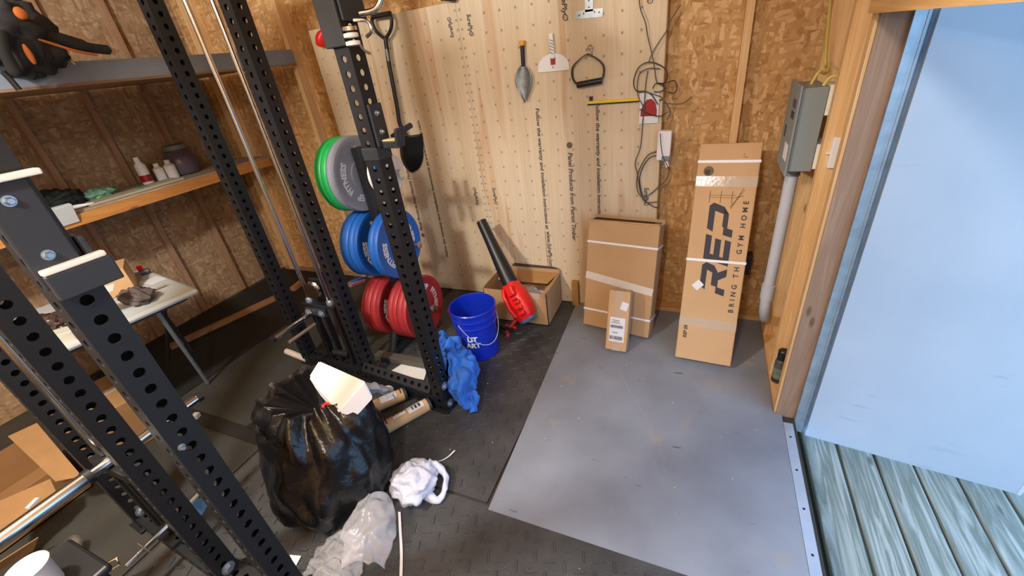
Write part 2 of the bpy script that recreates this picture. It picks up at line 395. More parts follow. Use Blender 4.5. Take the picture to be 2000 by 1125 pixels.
# ---- plywood sheets with print
def xmarks(mb, x0, x1, z0, z1, y, dense):
    import random as R; R.seed(int(x0*10))
    n = int((x1-x0)/.1016); k = int((z1-z0)/.1016)
    pts = [(x0+.05+i*.1016, z0+.04+j*.1016) for i in range(n) for j in range(k)]
    pts += [(xx, z0+.02+j*.051) for xx in dense for j in range(int((z1-z0)/.051))]
    for px, pz in pts:
        for sg in (1,-1):
            L = .0095; W = .0013
            a = PI/4*sg; c_, s_ = math.cos(a), math.sin(a)
            q = [(-L,-W),(L,-W),(L,W),(-L,W)]
            mb.poly([(px+u*c_-v_*s_, y, pz+u*s_+v_*c_) for u,v_ in q])
PY = YB-.09-.012
XM = -1.452
def sheetpanel(x0, x1, nm):
    o = struct(nm, MB().box(((x0+x1)/2, PY+.006, 1.045),(x1-x0,.012,2.06)), PLY)
    return o
s1 = sheetpanel(-2.670, XM-.001, 'trim_6'); s1['label'] = 'left plywood sheet on the back wall behind the shovel'
s2 = sheetpanel(XM+.001, -.232, 'trim_7'); s2['label'] = 'right plywood sheet on the back wall behind the hanging tools'
struct('trim_8', stud(MB(), -.232,-.226,PY,PY+.012,.015,2.07), CARDIN)
mb = MB(); xmarks(mb, -2.66, XM-.03, .02, 2.07, PY-.0006, [XM-.012]); mb.go('printed_mark', INKL, s1, smooth='nofix', kind='stuff')
mb = MB(); xmarks(mb, XM+.03, -.24, .02, 2.07, PY-.0006, [XM+.02]); mb.go('printed_mark', INKL, s2, smooth='nofix', kind='stuff')
def wtext(txt, size, x, zt, zb, par, down=True, m=INK, shear=.15):
    zc = (zt+zb)/2
    X = Vector((0,0,-1)) if down else Vector((0,0,1))
    M = frame((x, PY-.0008, zc), X, z=(0,-1,0))
    t = MB().text(txt, size, M, shear=shear, bold=.0008)
    zs = [v.co.z for v in t.bm.verts]; ln_ = max(zs)-min(zs); f = (zt-zb)/ln_
    for v in t.bm.verts: v.co.z = zc+(v.co.z-zc)*f
    t.go('printed_text', m, par)
wtext('Follow the warranty and installation instructions at', .034, -.985, 1.443, .62, s2)
wtext('www.SurePly.com', .044, -.98, .60, .309, s2)
MB().box((-1.003,PY-.0006,.455),(.003,.0006,.29)).go('printed_line', INK, s2)
wtext('Panel Products from Patriot Timber', .042, -.785, 1.16, .54, s2)
MB().lathe([(.02,0),(.02,.0008)], (-.785,PY-.0012,1.205), axis='y', seg=20).go('printed_logo', INKL, s2)
wtext('Follow the warranty and installation instructions', .034, -.6, 1.446, .70, s2)
wtext('SurePly\u00ae', .040, -1.375, 2.0, 1.885, s2); wtext('SurePly\u00ae', .040, -.775, 2.05, 1.886, s2); wtext('SurePly\u00ae', .040, -.30, .927, .809, s2)
wtext('SurePly\u00ae', .040, -.32, 2.02, 1.9, s2)
wtext('SurePly\u00ae', .034, -1.51, 2.0, 1.89, s1, down=False); wtext('SurePly\u00ae', .034, -1.53, .93, .79, s1, down=False); wtext('SurePly\u00ae', .034, -1.372, .93, .80, s2)
wtext('Panel Products from Patriot Timber', .036, -2.1, 1.1, .56, s1, down=False); wtext('Follow the warranty and installation instructions at www.SurePly.com', .03, -1.90, 1.42, .33, s1, down=False)
MB().lathe([(.018,0),(.018,.0008)], (-2.1,PY-.0012,.52), axis='y', seg=20).go('printed_logo', INKL, s1)

# ------------------------------------------------------------ power rack
RA = math.radians(-4)
rk = thing('power_rack', 'black power rack of perforated steel uprights with chrome guide rods', 'rack', (-1.8,.95,0))
Wp = .0762
def upright(cx, cy, z1, z0=.013, name='upright', pars=rk, rot=RA):
    mb = MB(); bm = mb.bm; M = Matrix.Translation((cx,cy,0)) @ Matrix.Rotation(rot,4,'Z')
    h = Wp/2; pitch = .0508; n = int((z1-z0)/pitch); hr = .0127
    NS = 12
    for f in range(4):
        F = M @ Matrix.Rotation(f*PI/2,4,'Z')
        def V(u, z, dep=0): return bm.verts.new(F @ Vector((h-dep, u, z)))
        for k in range(n):
            za, zb = z0+k*pitch, z0+(k+1)*pitch; zc = (za+zb)/2
            circ = [(hr*math.cos(2*PI*q/NS+PI/4), hr*math.sin(2*PI*q/NS+PI/4)) for q in range(NS)]
            def sq(a):
                c_, s_ = math.cos(a), math.sin(a); t = min(h/abs(c_) if abs(c_)>1e-6 else 9, (pitch/2)/abs(s_) if abs(s_)>1e-6 else 9)
                return (c_*t, s_*t)
            ang = [2*PI*q/NS+PI/4 for q in range(NS)]
            ca = math.atan2(pitch/2, h)
            corner = [ca, PI-ca, PI+ca, 2*PI-ca]
            # outline points; the nearest sample snaps to the corner
            outl = []
            for a in ang:
                a2 = a % (2*PI); best = min(corner, key=lambda c: abs(c-a2))
                outl.append(sq(best) if abs(best-a2) < PI/NS+1e-6 and abs(best-a2) == min(abs(best-(q%(2*PI))) for q in ang) else sq(a2))
            ci = [V(u, zc+w_) for u,w_ in circ]; ou = [V(u, zc+w_) for u,w_ in outl]; ib = [V(u, zc+w_, .005) for u,w_ in circ]
            for q in range(NS):
                r = (q+1)%NS
                bm.faces.new((ou[q],ou[r],ci[r],ci[q])); bm.faces.new((ci[q],ci[r],ib[r],ib[q]))
        # inner skin so the tube wall has thickness
    bmesh.ops.remove_doubles(bm, verts=bm.verts, dist=1e-4)
    return mb.go(name, BLACK, pars, smooth='nofix')
def member(p0, p1, size=(.0762,.0762), holes='z', name='crossmember', m=BLACK, par=rk, pitch=.0508, hr=.0127, up=(0,0,1)):
    """perforated square tube from p0 to p1"""
    p0, p1 = Vector(p0), Vector(p1); L = (p1-p0).length; x = (p1-p0).normalized(); F0 = frame(p0, x, z=up)
    mb = MB(); bm = mb.bm; n = max(1,int(L/pitch)); pt = L/n; NS = 12
    for f in range(4):
        F = F0 @ Matrix.Rotation(f*PI/2,4,'X')
        hw, hh = (size[0]/2, size[1]/2) if f % 2 == 0 else (size[1]/2, size[0]/2)
        hole = (f%2 == 0) if holes == 'z' else ((f%2 == 1) if holes == 'y' else holes == 'all')
        def V(a, u, dep=0): return bm.verts.new(F @ Vector((a, u, hh-dep)))
        if not hole:
            bm.faces.new((V(0,-hw),V(L,-hw),V(L,hw),V(0,hw))); continue
        for k in range(n):
            ac = (k+.5)*pt; A_ = [2*PI*q/NS+PI/4 for q in range(NS)]
            outl = []
            for q, a in enumerate(A_):
                c_, s_ = math.cos(a), math.sin(a)
                if q % 3 == 0: outl.append((math.copysign(pt/2,c_), math.copysign(hw,s_)))
                else:
                    t = min(pt/2/abs(c_) if abs(c_)>1e-6 else 9, hw/abs(s_) if abs(s_)>1e-6 else 9); outl.append((c_*t, s_*t))
            ci = [V(ac+hr*math.cos(a), hr*math.sin(a)) for a in A_]; ib = [V(ac+hr*math.cos(a), hr*math.sin(a), .005) for a in A_]; ou = [V(ac+u, v_) for u,v_ in outl]
            for q in range(NS):
                r = (q+1)%NS; bm.faces.new((ou[q],ou[r],ci[r],ci[q])); bm.faces.new((ci[q],ci[r],ib[r],ib[q]))
    bmesh.ops.remove_doubles(bm, verts=bm.verts, dist=1e-4)
    return mb.go(name, m, par, smooth='nofix')
FL=(-1.22,.345); FR=(-1.245,1.43); P2=(-1.88,1.53); BB=(-2.45,1.56); U2=(-1.63,.325); L3=(-2.30,.36)
ZT = 2.40
for p in (FL,FR,P2,BB,U2,L3): upright(p[0],p[1],ZT)
def bolt(p, nrm_, r=.017, par=rk):
    M = frame(p, nrm_, z=(0,0,1)) if abs(Vector(nrm_).z) < .9 else frame(p, nrm_, z=(1,0,0))
    mb = MB(); mb.lathe([(r*1.15,0),(r*1.15,.003),(r,.004),(r,.012),(r*.8,.015)], axis='x', seg=6, M=M)
    mb.lathe([(r*1.5,0),(r*1.5,.0025)], axis='x', seg=20, M=M)
    return mb.go('bolt', ZINC, par)
# upper frame members (out of frame or at its top edge)
for a, b_ in ((FL,FR),(L3,BB)): member((a[0],a[1]+.04,ZT-.05),(b_[0],b_[1]-.04,ZT-.05))
for a, b_ in ((FL,U2),(U2,L3),(FR,P2),(P2,BB)): member((a[0]-.04,a[1],ZT-.05),(b_[0]+.04,b_[1],ZT-.05))
# floor members
member((FR[0]-.04,FR[1]+.012,.05),(P2[0]+.04,P2[1]-.005,.05), holes='all')
member((P2[0]-.04,P2[1],.05),(BB[0]+.04,BB[1],.05), holes='all')
member((FL[0]-.04,FL[1],.05),(U2[0]+.04,U2[1],.05), holes='all')
member((U2[0]-.04,U2[1],.05),(L3[0]+.04,L3[1],.05), holes='all')
# perforated side plate between the two front-side uprights
x_ = Vector((FR[0]-P2[0], FR[1]-P2[1], 0)).normalized()
member((P2[0]+.05,P2[1]-.07,.165),(FR[0]-.045,FR[1]-.03,.165), size=(.055,.012), holes='z', name='side_plate', up=(0,-.75,.66), m=BLACK)
for k in range(4):
    p = Vector((P2[0]+.17+k*.11, P2[1]-.055-k*.016, .10))
    MB().lathe([(.016,0),(.03,.0),(.03,.006),(.016,.006)], axis='y', seg=20, M=Matrix.Translation(p), cap=False).go('ring_plate', BLACK2, rk)
for p, n_ in (((FR[0]+.039,FR[1]-.01,.19),(1,-.07,0)),((FR[0]+.039,FR[1]+.0,.05),(1,-.07,0)),((P2[0]+.039,P2[1]-.015,.045),(1,-.07,0)),((BB[0]+.039,BB[1]-.01,.05),(1,-.07,0)),((U2[0]+.04,U2[1],.11),(1,0,.1)),((L3[0]+.04,L3[1],.11),(1,0,.1))):
    bolt(p, n_)
# foot plates
for p in (FR,FL,U2,P2,L3,BB): MB().box((p[0],p[1],.019),(.11,.11,.010),(0,0,RA),bev=.003).go('foot_plate', BLACK, rk)
# guide rods and trolley of the far side
def guides(p0, p1, y, sgn, zb=.56):
    for x in (p0, p1):
        MB().tube([(x,y,zb),(x,y,ZT)], .0127, 14).go('guide_rod', CHROME, rk, smooth=True)
        MB().lathe([(.024,0),(.024,.02),(.018,.03)], (x,y,zb-.01), seg=16).go('rod_collar', ZINC, rk, smooth=True)
    xm = (p0+p1)/2
    MB().box((xm,y,zb-.02),(.27,.06,.02),bev=.003).go('bottom_plate', BLACK, rk)
    M = Matrix.Translation((xm,y-.02*sgn,zb+.09))
    MB().lathe([(.02,-.014),(.055,-.014),(.045,-.004),(.045,.004),(.055,.014),(.02,.014)], axis='y', seg=28, M=M).go('pulley', CHROME, rk, smooth=True)
    MB().box((xm+.01,y+.02,zb+.07),(.10,.012,.17),bev=.006).go('pulley_bracket', BLACK, rk)
    for dx in (-.055,.055): bolt((xm+dx-.04,y-.035,zb-.07),(0.1,-1,0), .016)
    MB().box((xm-.04,y-.02,zb-.07),(.17,.02,.055),bev=.004).go('bracket', BLACK2, rk)
    for dx, w_ in ((-.09,.03),(.0,.02),(.10,.025)):
        MB().box((xm+dx,y,.29),(w_,.04,.46),bev=.004).go('weight_guide', BLACK, rk)
    MB().tube([(xm-.03,y-.02,.17),(xm+.1,y-.02,.17)], .022, 14).go('spacer_tube', BLACK, rk, smooth=True)
guides(-2.198,-2.024,1.55,1)
# chrome peg of the far trolley
a = Vector((-2.2,1.53,.475)); c = Vector((-2.21,1.235,.475))
MB().tube([a,c],.0165,18).go('chrome_peg', CHROME, rk, smooth=True); MB().tube([c+Vector((0,.01,0)),c-Vector((0,.012,0))],.021,18).go('peg_cap', BLKP, rk, smooth=True)
MB().tube([(-2.17,1.5,.41),(-2.18,1.30,.41)],.012,12).go('lock_pin', mat('dull_brass','8c7a70',.4,.5), rk, smooth=True)
# near side rod and trolley
for x, mm in ((-2.10,CHROME),(-1.93,CHROME)): MB().tube([(x,.36,.56),(x,.36,ZT)], .0127, 14).go('guide_rod', mm, rk, smooth=True)
MB().box((-2.02,.36,.53),(.26,.07,.05),bev=.004).go('bottom_plate', BLACK, rk)
for dx in (-.1,0,.1): MB().box((-2.02+dx,.36,.27),(.03,.04,.46),bev=.004).go('weight_guide', BLACK, rk)
# long chrome cross bar through the near side
MB().tube([(-2.0,-.35,.575),(-2.0,.27,.575)],.027,20).go('cross_bar', CHROME, rk, smooth=True)
MB().tube([(-2.0,.26,.575),(-2.0,.69,.575)],.02,20).go('cross_bar', CHROME, rk, smooth=True)
MB().tube([(-2.0,.69,.575),(-2.0,.712,.575)],.022,20).go('bar_cap', BLKP, rk, smooth=True)
MB().tube([(-2.0,.262,.575),(-2.0,.285,.575)],.030,20).go('bar_collar', BLACK, rk, smooth=True)
# pins low on the near side
p0 = at(326,1028,'z',.20); p1 = at(246,1106,'z',.20)
MB().tube([p0,p1],.011,12).go('hitch_pin', CHROME, rk, smooth=True)
MB().tube([p0+Vector((0,0,0)),p0+(p0-p1)*.12],.017,12).go('pin_collar', BLACK, rk, smooth=True)
MB().tube([at(182,1125,'z',.16),at(186,1112,'z',.16),at(228,1090,'z',.17),at(234,1102,'z',.16),at(190,1130,'z',.15)],.006,8).go('wire_handle', CHROME, rk, smooth=True)
MB().tube([at(268,1062,'z',.24),at(292,1078,'z',.2)],.004,8).go('wire_clip', CHROME, rk, smooth=True)
# pin between near uprights plus peg behind far upright
MB().tube([at(683,556,'y',1.63),at(709,545,'y',1.74)],.018,16).go('storage_peg', CHROME, rk, smooth=True)
# sleeve and pulley on the front upright near the top
c_, s_ = math.cos(RA), math.sin(RA)
def onpost(p, dx, dy, z): return Vector((p[0]+dx*c_-dy*s_, p[1]+dx*s_+dy*c_, z))
MB().box(onpost(FR,-.01,-.047,1.99),(.10,.014,.27),(0,0,RA),bev=.004).go('sleeve_plate', BLACK2, rk)
MB().box(onpost(FR,-.052,-.0,1.99),(.012,.09,.27),(0,0,RA),bev=.004).go('sleeve_plate', BLACK2, rk)
MB().box(onpost(FR,.045,.02,2.03),(.014,.12,.20),(0,0,RA),bev=.004).go('sleeve_plate', BLACK2, rk)
MB().lathe([(.012,-.02),(.055,-.02),(.045,-.006),(.045,.006),(.055,.02),(.012,.02)], onpost(FR,.12,.06,2.06), axis='y', seg=28).go('pulley', BLACK2, rk, smooth=True)
MB().tube(smoothpath([onpost(FR,.07,.03,1.95),onpost(FR,.13,.05,1.955),onpost(FR,.165,.07,2.0)]), .011, 12).go('pulley_arm', CHROME, rk, smooth=True)
for k, z in enumerate((1.905,1.885,1.86)):
    MB().lathe([(.012,0),(.026,.002),(.026,.014),(.012,.017)], onpost(FR,.062,-.035,z-.008), seg=20).go('cable_stop', WHITE if k else CHROME, rk, smooth=True)
MB().tube(smoothpath([onpost(FR,.07,-.01,1.93),onpost(FR,.12,.0,1.92),onpost(FR,.13,.0,1.89),onpost(FR,.10,.0,1.875)]),.006,8).go('snap_hook', CHROME, rk, smooth=True)
MB().tube(smoothpath([onpost(FR,.075,-.02,1.86),onpost(FR,.10,-.03,1.835),onpost(FR,.13,-.035,1.82)]),.005,8).go('snap_hook', CHROME, rk, smooth=True)
# j cup on the front upright
def onp(p, dx, dy, z): return onpost(p,dx,dy,z)
MB().box(onp(FR,.046,.005,1.575),(.012,.072,.16),(0,0,RA),bev=.003).go('jcup_plate', BLACK2, rk)
MB().box(onp(FR,.09,.012,1.50),(.08,.05,.028),(0,0,RA),bev=.004).go('jcup_arm', BLACK2, rk)
MB().box(onp(FR,.088,.012,1.517),(.07,.046,.006),(0,0,RA),bev=.002).go('jcup_liner', mat('pale_yellow_liner','cfc79a',.5), rk, label='pale yellow liner of the j cup')
MB().box(onp(FR,.132,.012,1.53),(.014,.05,.06),(0,.2,RA),bev=.004).go('jcup_lip', BLACK2, rk)
MB().tube([onp(FR,.06,.05,1.52),onp(FR,.075,.16,1.545)],.012,12).go('jcup_pin', BLACK2, rk, smooth=True)
MB().box(onp(FR,0,0,1.47),(.085,.085,.05),(0,0,RA),bev=.003).go('jcup_back', BLACK2, rk)
bolt(onp(FR,.052,0,1.62),(1,-.07,0),.007); bolt(onp(FR,.052,0,1.55),(1,-.07,0),.007)
# big bracket on the near upright
MB().box(onp(FL,.048,-.008,1.57),(.014,.076,.22),(0,0,RA),bev=.004).go('spotter_bracket', BLACK2, rk)
MB().box(onp(FL,.02,.047,1.50),(.075,.012,.08),(0,0,RA),bev=.003).go('spotter_bracket', BLACK2, rk)
MB().box(onp(FL,.064,.012,1.497),(.02,.105,.012),(0,0,RA),bev=.003).go('bracket_liner', WHITE, rk, label='white plastic liner strip on the bracket')
MB().box(onp(FL,.064,.014,1.463),(.022,.11,.055),(0,0,RA),bev=.003).go('bracket_arm', BLACK2, rk)
MB().box(onp(FL,.062,-.0,1.675),(.03,.10,.012),(0,0,RA),bev=.003).go('bracket_liner', WHITE, rk, label='white plastic liner strip on the bracket')
bolt(onp(FL,.055,-.012,1.525),(1,-.07,0),.007); bolt(onp(FL,.055,-.012,1.635),(1,-.07,0),.007)
bolt(onp(FL,.039,-.02,.97),(1,-.07,0),.006)

# ------------------------------------------------------------ plate tree and plates
TY = 2.0
tr = thing('plate_tree', 'dark steel weight plate tree carrying coloured bumper plates behind the rack', 'plate tree', (-1.87,TY,0))
MB().box((-1.87,TY,.72),(.055,.075,1.34),bev=.006).go('column', BLACK2, tr)
MB().box((-1.87,TY-.02,.03),(.075,.62,.05),bev=.006).go('base_rail', BLACK2, tr)
MB().box((-1.66,TY-.29,.035),(.62,.06,.05),bev=.006).go('base_rail', mat('dusty_steel','55524e',.6), tr)
MB().tube([(-1.872,TY-.24,.03),(-1.872,TY-.10,.26)],.026,16).go('brace', BLACK2, tr, smooth=True)
for z in (.29,.77,1.23):
    MB().tube([(-2.14,TY,z),(-1.60,TY,z)],.0245,18).go('horn', CHROME, tr, smooth=True)
def plate(x0, z, th, r, m, label, style='bumper', txt='REP   FITNESS', group='bumper plates on the plate tree', inkm=None, y=TY, spin=1.2):
    t = thing('weight_plate', label, 'weight plate', (x0,y,z), group=group)
    if style == 'bumper':
        e = .004
        prof = [(.028,.004),(.07,.004),(.075,.0),(r-.03,.0),(r-.025,e*.2),(r-.004,e*.2),(r,e+.003),(r,th*.42),(r-.004,th*.5),(r,th*.58),(r,th-e-.003),(r-.004,th-e*.2),(r-.025,th-e*.2),(r-.035,th-.008),(.085,th-.008),(.08,th-.003),(.028,th-.003)]
    else:
        prof = [(.027,.003),(r*.5,.003),(r*.85,.006),(r*.88,0),(r*.97,0),(r,.003),(r,th-.003),(r*.97,th),(r*.88,th),(r*.85,th-.006),(r*.5,th-.003),(.027,th-.003)]
    mb = MB(); mb.lathe(prof, axis='x', seg=72, cap=False)
    # hub wall
    mb.lathe([(prof[0][0],prof[0][1]),(prof[0][0],prof[-1][1])], axis='x', seg=72, cap=False)
    bmesh.ops.remove_doubles(mb.bm, verts=mb.bm.verts, dist=1e-5)
    pb_ = mb.go('plate_body', m, t, world=False, smooth=True)
    MB().lathe([(.0255,th*.1),(.034,th*.1),(.034,th-.001),(.0255,th-.001),(.0255,th*.1)], axis='x', seg=32, cap=False).go('hub_ring', ZINC, pb_, world=False, smooth=True)
    if txt:
        mb = MB(); F = Matrix(((0,0,1,th-.0078),(1,0,0,0),(0,1,0,0),(0,0,0,1)))
        R_ = r*.63
        mb.text(txt, .054, F, bend=(R_, spin), bold=.002); mb.text(txt, .054, F, bend=(R_, spin+PI), bold=.002)
        mb.go('lettering', inkm or WHITE, pb_, world=False)
    return t
GRN = mat('green_rubber','1fae55',.45,noise_amt=.04); GRY = mat('grey_rubber','8c94a2',.5,noise_amt=.04); BLU = mat('blue_rubber','1f63bd',.5,noise_amt=.05); REDR = mat('red_rubber','a82f35',.5,noise_amt=.05)
GRYTX = mat('pale_grey_lettering','d4d8de',.5)
plate(-2.055,1.23,.052,.225,GRN,'green bumper plate at the far left end of the top horn')
plate(-2.002,1.23,.040,.225,GRN,'green bumper plate between the other green one and the grey one')
plate(-1.960,1.23,.060,.225,GRY,'grey bumper plate on the top horn with pale lettering',inkm=GRYTX,spin=.45)
plate(-1.760,1.23,.020,.115,WHITE,'small white weight plate behind the small blue one on the top horn','small',None)
plate(-1.738,1.23,.018,.095,BLU,'small blue weight plate on the top horn','small',None)
plate(-1.688,1.23,.022,.112,mat('pale_grey_plate','c9c5c2',.5),'small pale grey weight plate with dark hub at the right end of the top horn','small',None)
plate(-2.055,.77,.072,.225,BLU,'large blue bumper plate at the far left end of the middle horn',spin=.7)
plate(-1.981,.77,.072,.225,BLU,'large blue bumper plate just left of the tree column',spin=.7)
plate(-1.825,.77,.075,.225,BLU,'large blue bumper plate on the right side of the middle horn',spin=.7)
plate(-2.055,.29,.076,.225,REDR,'large red bumper plate at the far left end of the bottom horn',spin=.4)
plate(-1.977,.29,.076,.225,REDR,'large red bumper plate just left of the tree column',spin=.4)
plate(-1.835,.29,.076,.225,REDR,'large red bumper plate just right of the tree column',spin=.4)
plate(-1.757,.29,.076,.225,REDR,'large red bumper plate at the right end of the bottom horn',spin=.4)

# ------------------------------------------------------------ bucket
bk = thing('bucket', 'blue plastic bucket with white lettering standing beside the crumpled blue cloth', 'bucket', (-1.28,1.97,.01))
prof = [(.125,0),(.130,.004),(.138,.24),(.1385,.252),(.146,.254),(.147,.262),(.140,.266),(.1415,.300),(.149,.302),(.150,.312),(.1425,.316),(.1445,.352),(.153,.354),(.155,.366),(.150,.372),(.1455,.368),(.142,.30),(.134,.20),(.124,.006),(.0,.006)]
MB().lathe(prof, seg=56, cap=False).go('pail', BUCKETM, bk, world=False, smooth=True)
pail = [o for o in bpy.data.objects if o.parent == bk][0]
MB().lathe([(.0,.0),(.125,.0)], seg=40, cap=False).go('bottom', BUCKETM, bk, world=False)
hp = []
for k in range(25):
    a = -.95 + 2.65*k/24 - .35
    zz = .30 - .17*math.sin(PI*k/24)
    hp.append((.152*math.cos(a-.5), .152*math.sin(a-.5), zz))
MB().tube(hp, .0025, 8).go('handle', mat('pale_wire','b8c4e0',.4,.3), bk, world=False, smooth=True)
def cyltext(txt, size, R_, ang, z):
    mb = MB().text(txt, size, Matrix.Identity(4), bold=.002)
    for v in mb.bm.verts:
        a = ang + v.co.x/R_; rr = R_+.0008+v.co.z; v.co = Vector((rr*math.cos(a), rr*math.sin(a), z+v.co.y))
    return mb
cyltext('LIT', .050, .1365, -1.30, .185).go('lettering', WHITE, pail, world=False); cyltext('ART', .050, .1345, -1.30, .135).go('lettering', WHITE, pail, world=False)

# ------------------------------------------------------------ crumpled blue cloth
sp = [at(862,655,'z',.30), at(880,680,'z',.27), at(890,712,'z',.22), at(902,740,'z',.17), at(908,768,'z',.10), at(926,790,'z',.05), at(930,803,'z',.03)]
rs = [.03,.075,.10,.10,.075,.045,.022]
P = smoothpath(sp, 16)
mb = MB(); n = len(P); rr = []
for i in range(n):
    t = i/(n-1)*(len(rs)-1); k = min(int(t), len(rs)-2); f = t-k; rr.append(rs[k]*(1-f)+rs[k+1]*f)
mb.tube(smoothpath(P,3) if False else P, rr, 80)
for v in mb.bm.verts:
    q = noise.noise(v.co*8)*.05 + (abs(noise.noise(Vector((v.co.x*22,v.co.y*22,v.co.z*6))))-.2)*.075 + noise.noise(v.co*45)*.008
    cpt = min(P, key=lambda p: (p-v.co).length); dv = (v.co-cpt); dv = dv.normalized() if dv.length > 1e-5 else Vector((0,0,1))
    v.co += dv*q; v.co.z = max(v.co.z, .014)
    if v.co.x < -1.20 and v.co.y < 1.55: v.co.x = -1.20
tag(mb.go('cloth', CLOTHM, smooth='soft'), 'crumpled royal blue cloth hanging down between the rack foot and the bucket', 'cloth')

# ------------------------------------------------------------ open cardboard box
ob = thing('cardboard_box', 'open cardboard box with folded flaps behind the red leaf blower', 'box', (-1.15,2.53,.012))
x0,x1,y0,y1,z0,z1 = -1.40,-.905,2.345,2.675,.012,.275; t = .005
mb = MB(); stud(mb,x0,x1,y0,y0+t,z0,z1); stud(mb,x0,x1,y1-t,y1,z0,z1+.03); stud(mb,x0,x0+t,y0,y1,z0,z1); stud(mb,x1-t,x1,y0,y1,z0,z1); stud(mb,x0,x1,y0,y1,z0,z0+t)
mb.go('body', CARD, ob)
MB().hexa([(x1-.012,y0+.02,z1),(x1-.007,y0+.02,z1),(x1-.007,y1-.02,z1),(x1-.012,y1-.02,z1),(x1-.10,y0+.05,z1-.10),(x1-.095,y0+.05,z1-.10),(x1-.095,y1-.05,z1-.10),(x1-.10,y1-.05,z1-.10)]).go('flap', CARD2, ob)
MB().hexa([(x0+.01,y1-.012,z1),(x1-.01,y1-.012,z1),(x1-.01,y1-.007,z1+.002),(x0+.01,y1-.007,z1+.002),(x0+.03,y1-.13,z1-.03),(x1-.06,y1-.13,z1-.03),(x1-.06,y1-.125,z1-.025),(x0+.03,y1-.125,z1-.025)]).go('flap', CARDIN, ob)
MB().hexa([(x0,y0+.02,z1),(x0+.005,y0+.02,z1),(x0+.005,y1-.02,z1),(x0,y1-.02,z1),(x0-.07,y0+.03,z1-.06),(x0-.065,y0+.03,z1-.055),(x0-.065,y1-.03,z1-.055),(x0-.07,y1-.03,z1-.06)]).go('flap', CARD, ob)
MB().hexa([(x0+.1,y1+.002,z1+.03),(x1-.0,y1+.002,z1+.03),(x1-.0,y1+.007,z1+.03),(x0+.1,y1+.007,z1+.03),(x0+.12,y1+.012,z1+.05),(x1-.05,y1+.012,z1+.04),(x1-.05,y1+.016,z1+.04),(x0+.12,y1+.016,z1+.05)]).go('flap', mat('dark_flap_edge','3c352e',.8), ob)
MB().box((x1-.16,y0-.001,z1-.02),(.22,.0015,.05)).go('tape', TAPE, ob)
mb = MB(); blob(mb,(x1-.19,y0+.13,.19),(.10,.09,.035),amp=.25,freq=3,seed=4)
tag(mb.go('plastic_bag', CLEAR, smooth='soft'), 'clear plastic bag of parts lying inside the open cardboard box', 'bag')
tag(MB().box((-1.12,2.50,.075),(.22,.16,.11),(0,0,.15),bev=.004).go('carton', CARDIN), 'small brown carton lying inside the open cardboard box', 'carton')
tag(MB().box(at(1128,570,'y',2.655)+Vector((-.02,.02,-.07)),(.05,.04,.30),(0,0,0),bev=.002).go('wood_offcut', CARDIN), 'short brown wood offcut standing against the plywood left of the strapped box', 'offcut')

# ------------------------------------------------------------ leaf blower
lb = thing('leaf_blower', 'red leaf blower with long black tube leaning on the open box', 'leaf blower', (-1.05,2.24,.012))
tip = at(940,432,'y',2.53); jt = at(1000,560,'y',2.33); bt = at(1034,628,'y',2.20)
ax = (tip-jt).normalized()
MB().tube([tip, tip.lerp(jt,.3), tip.lerp(jt,.75), jt-ax*.02], [.037,.041,.053,.058], 28).go('blower_tube', BLKP, lb, smooth=True)
F = frame(jt, -ax, z=(-.15,-1,.25)); L = (bt-jt).length
def sec(mb, prof, seg=28):   # prof: (s, w, h, off)
    rings = []
    for s_, w_, h_, of in prof:
        ring = []
        for k in range(seg):
            a = 2*PI*k/seg; cx, cy = math.cos(a), math.sin(a); e = .62
            ring.append(mb.bm.verts.new(F @ Vector((s_, math.copysign(abs(cx)**e,cx)*w_, math.copysign(abs(cy)**e,cy)*h_+of))))
        rings.append(ring)
    for i in range(len(rings)-1):
        for k in range(seg): mb.bm.faces.new((rings[i][k],rings[i][(k+1)%seg],rings[i+1][(k+1)%seg],rings[i+1][k]))
    mb.bm.faces.new(list(reversed(rings[0]))); mb.bm.faces.new(rings[-1]); return mb
sec(MB(), [(-.03,.050,.05,0),(-.02,.058,.058,0),(.02,.062,.06,0),(.04,.078,.068,0),(.13,.085,.07,0),(.20,.082,.066,0),(.235,.072,.056,0),(.25,.055,.045,0)]).go('housing', REDP, lb, smooth=True)
MB().box(F @ Vector((.035,.028,.080)),(.07,.065,.035), F.to_euler(), bev=.01).go('battery_hatch', REDP, lb)
for k in range(3):
    MB().box(F @ Vector((.12+k*.042,.038,.080)),(.026,.05,.022), F.to_euler(), bev=.006).go('grip_rib', REDP, lb)
for k in range(2): MB().box(F @ Vector((.10+k*.07,.038,.090)),(.008,.035,.02), F.to_euler()).go('vent', REDD, lb)
MB().tube([F @ Vector(q) for q in ((.0,-.03,.070),(.05,-.032,.094),(.15,-.034,.094),(.21,-.03,.07))],.014,12).go('handle', REDP, lb, smooth=True)
MB().tube([F @ Vector((s_,-.066,.060)) for s_ in (.03,.1,.2)],.004,8).go('seam', mat('pink_highlight_trim','d8706e',.4), lb)
sec(MB(), [(.232,.066,.05,-.004),(.262,.062,.046,-.006),(.275,.045,.035,-.008)]).go('intake_cap', GREYP, lb, smooth=True)
pa = F @ Vector((.22,-.07,.02)); pb = at(990,652,'z',.03)
MB().tube([pa, pa.lerp(pb,.5)+Vector((0,0,.01)), pb],[.016,.013,.02],12).go('trigger_foot', REDD, lb, smooth=True)
MB().tube([at(988,636,'z',.07),at(1008,640,'z',.07)],.012,12).go('trigger_guard', REDP, lb, smooth=True)
MB().tube([at(970,632,'z',.05),at(1000,645,'z',.06)],.022,12).go('nozzle_ring', BLKP, lb, smooth=True)
MB().lathe([(.02,-.01),(.028,0),(.02,.01)], at(993,655,'z',.03), axis='x', seg=16).go('wheel', REDD, lb, smooth=True)
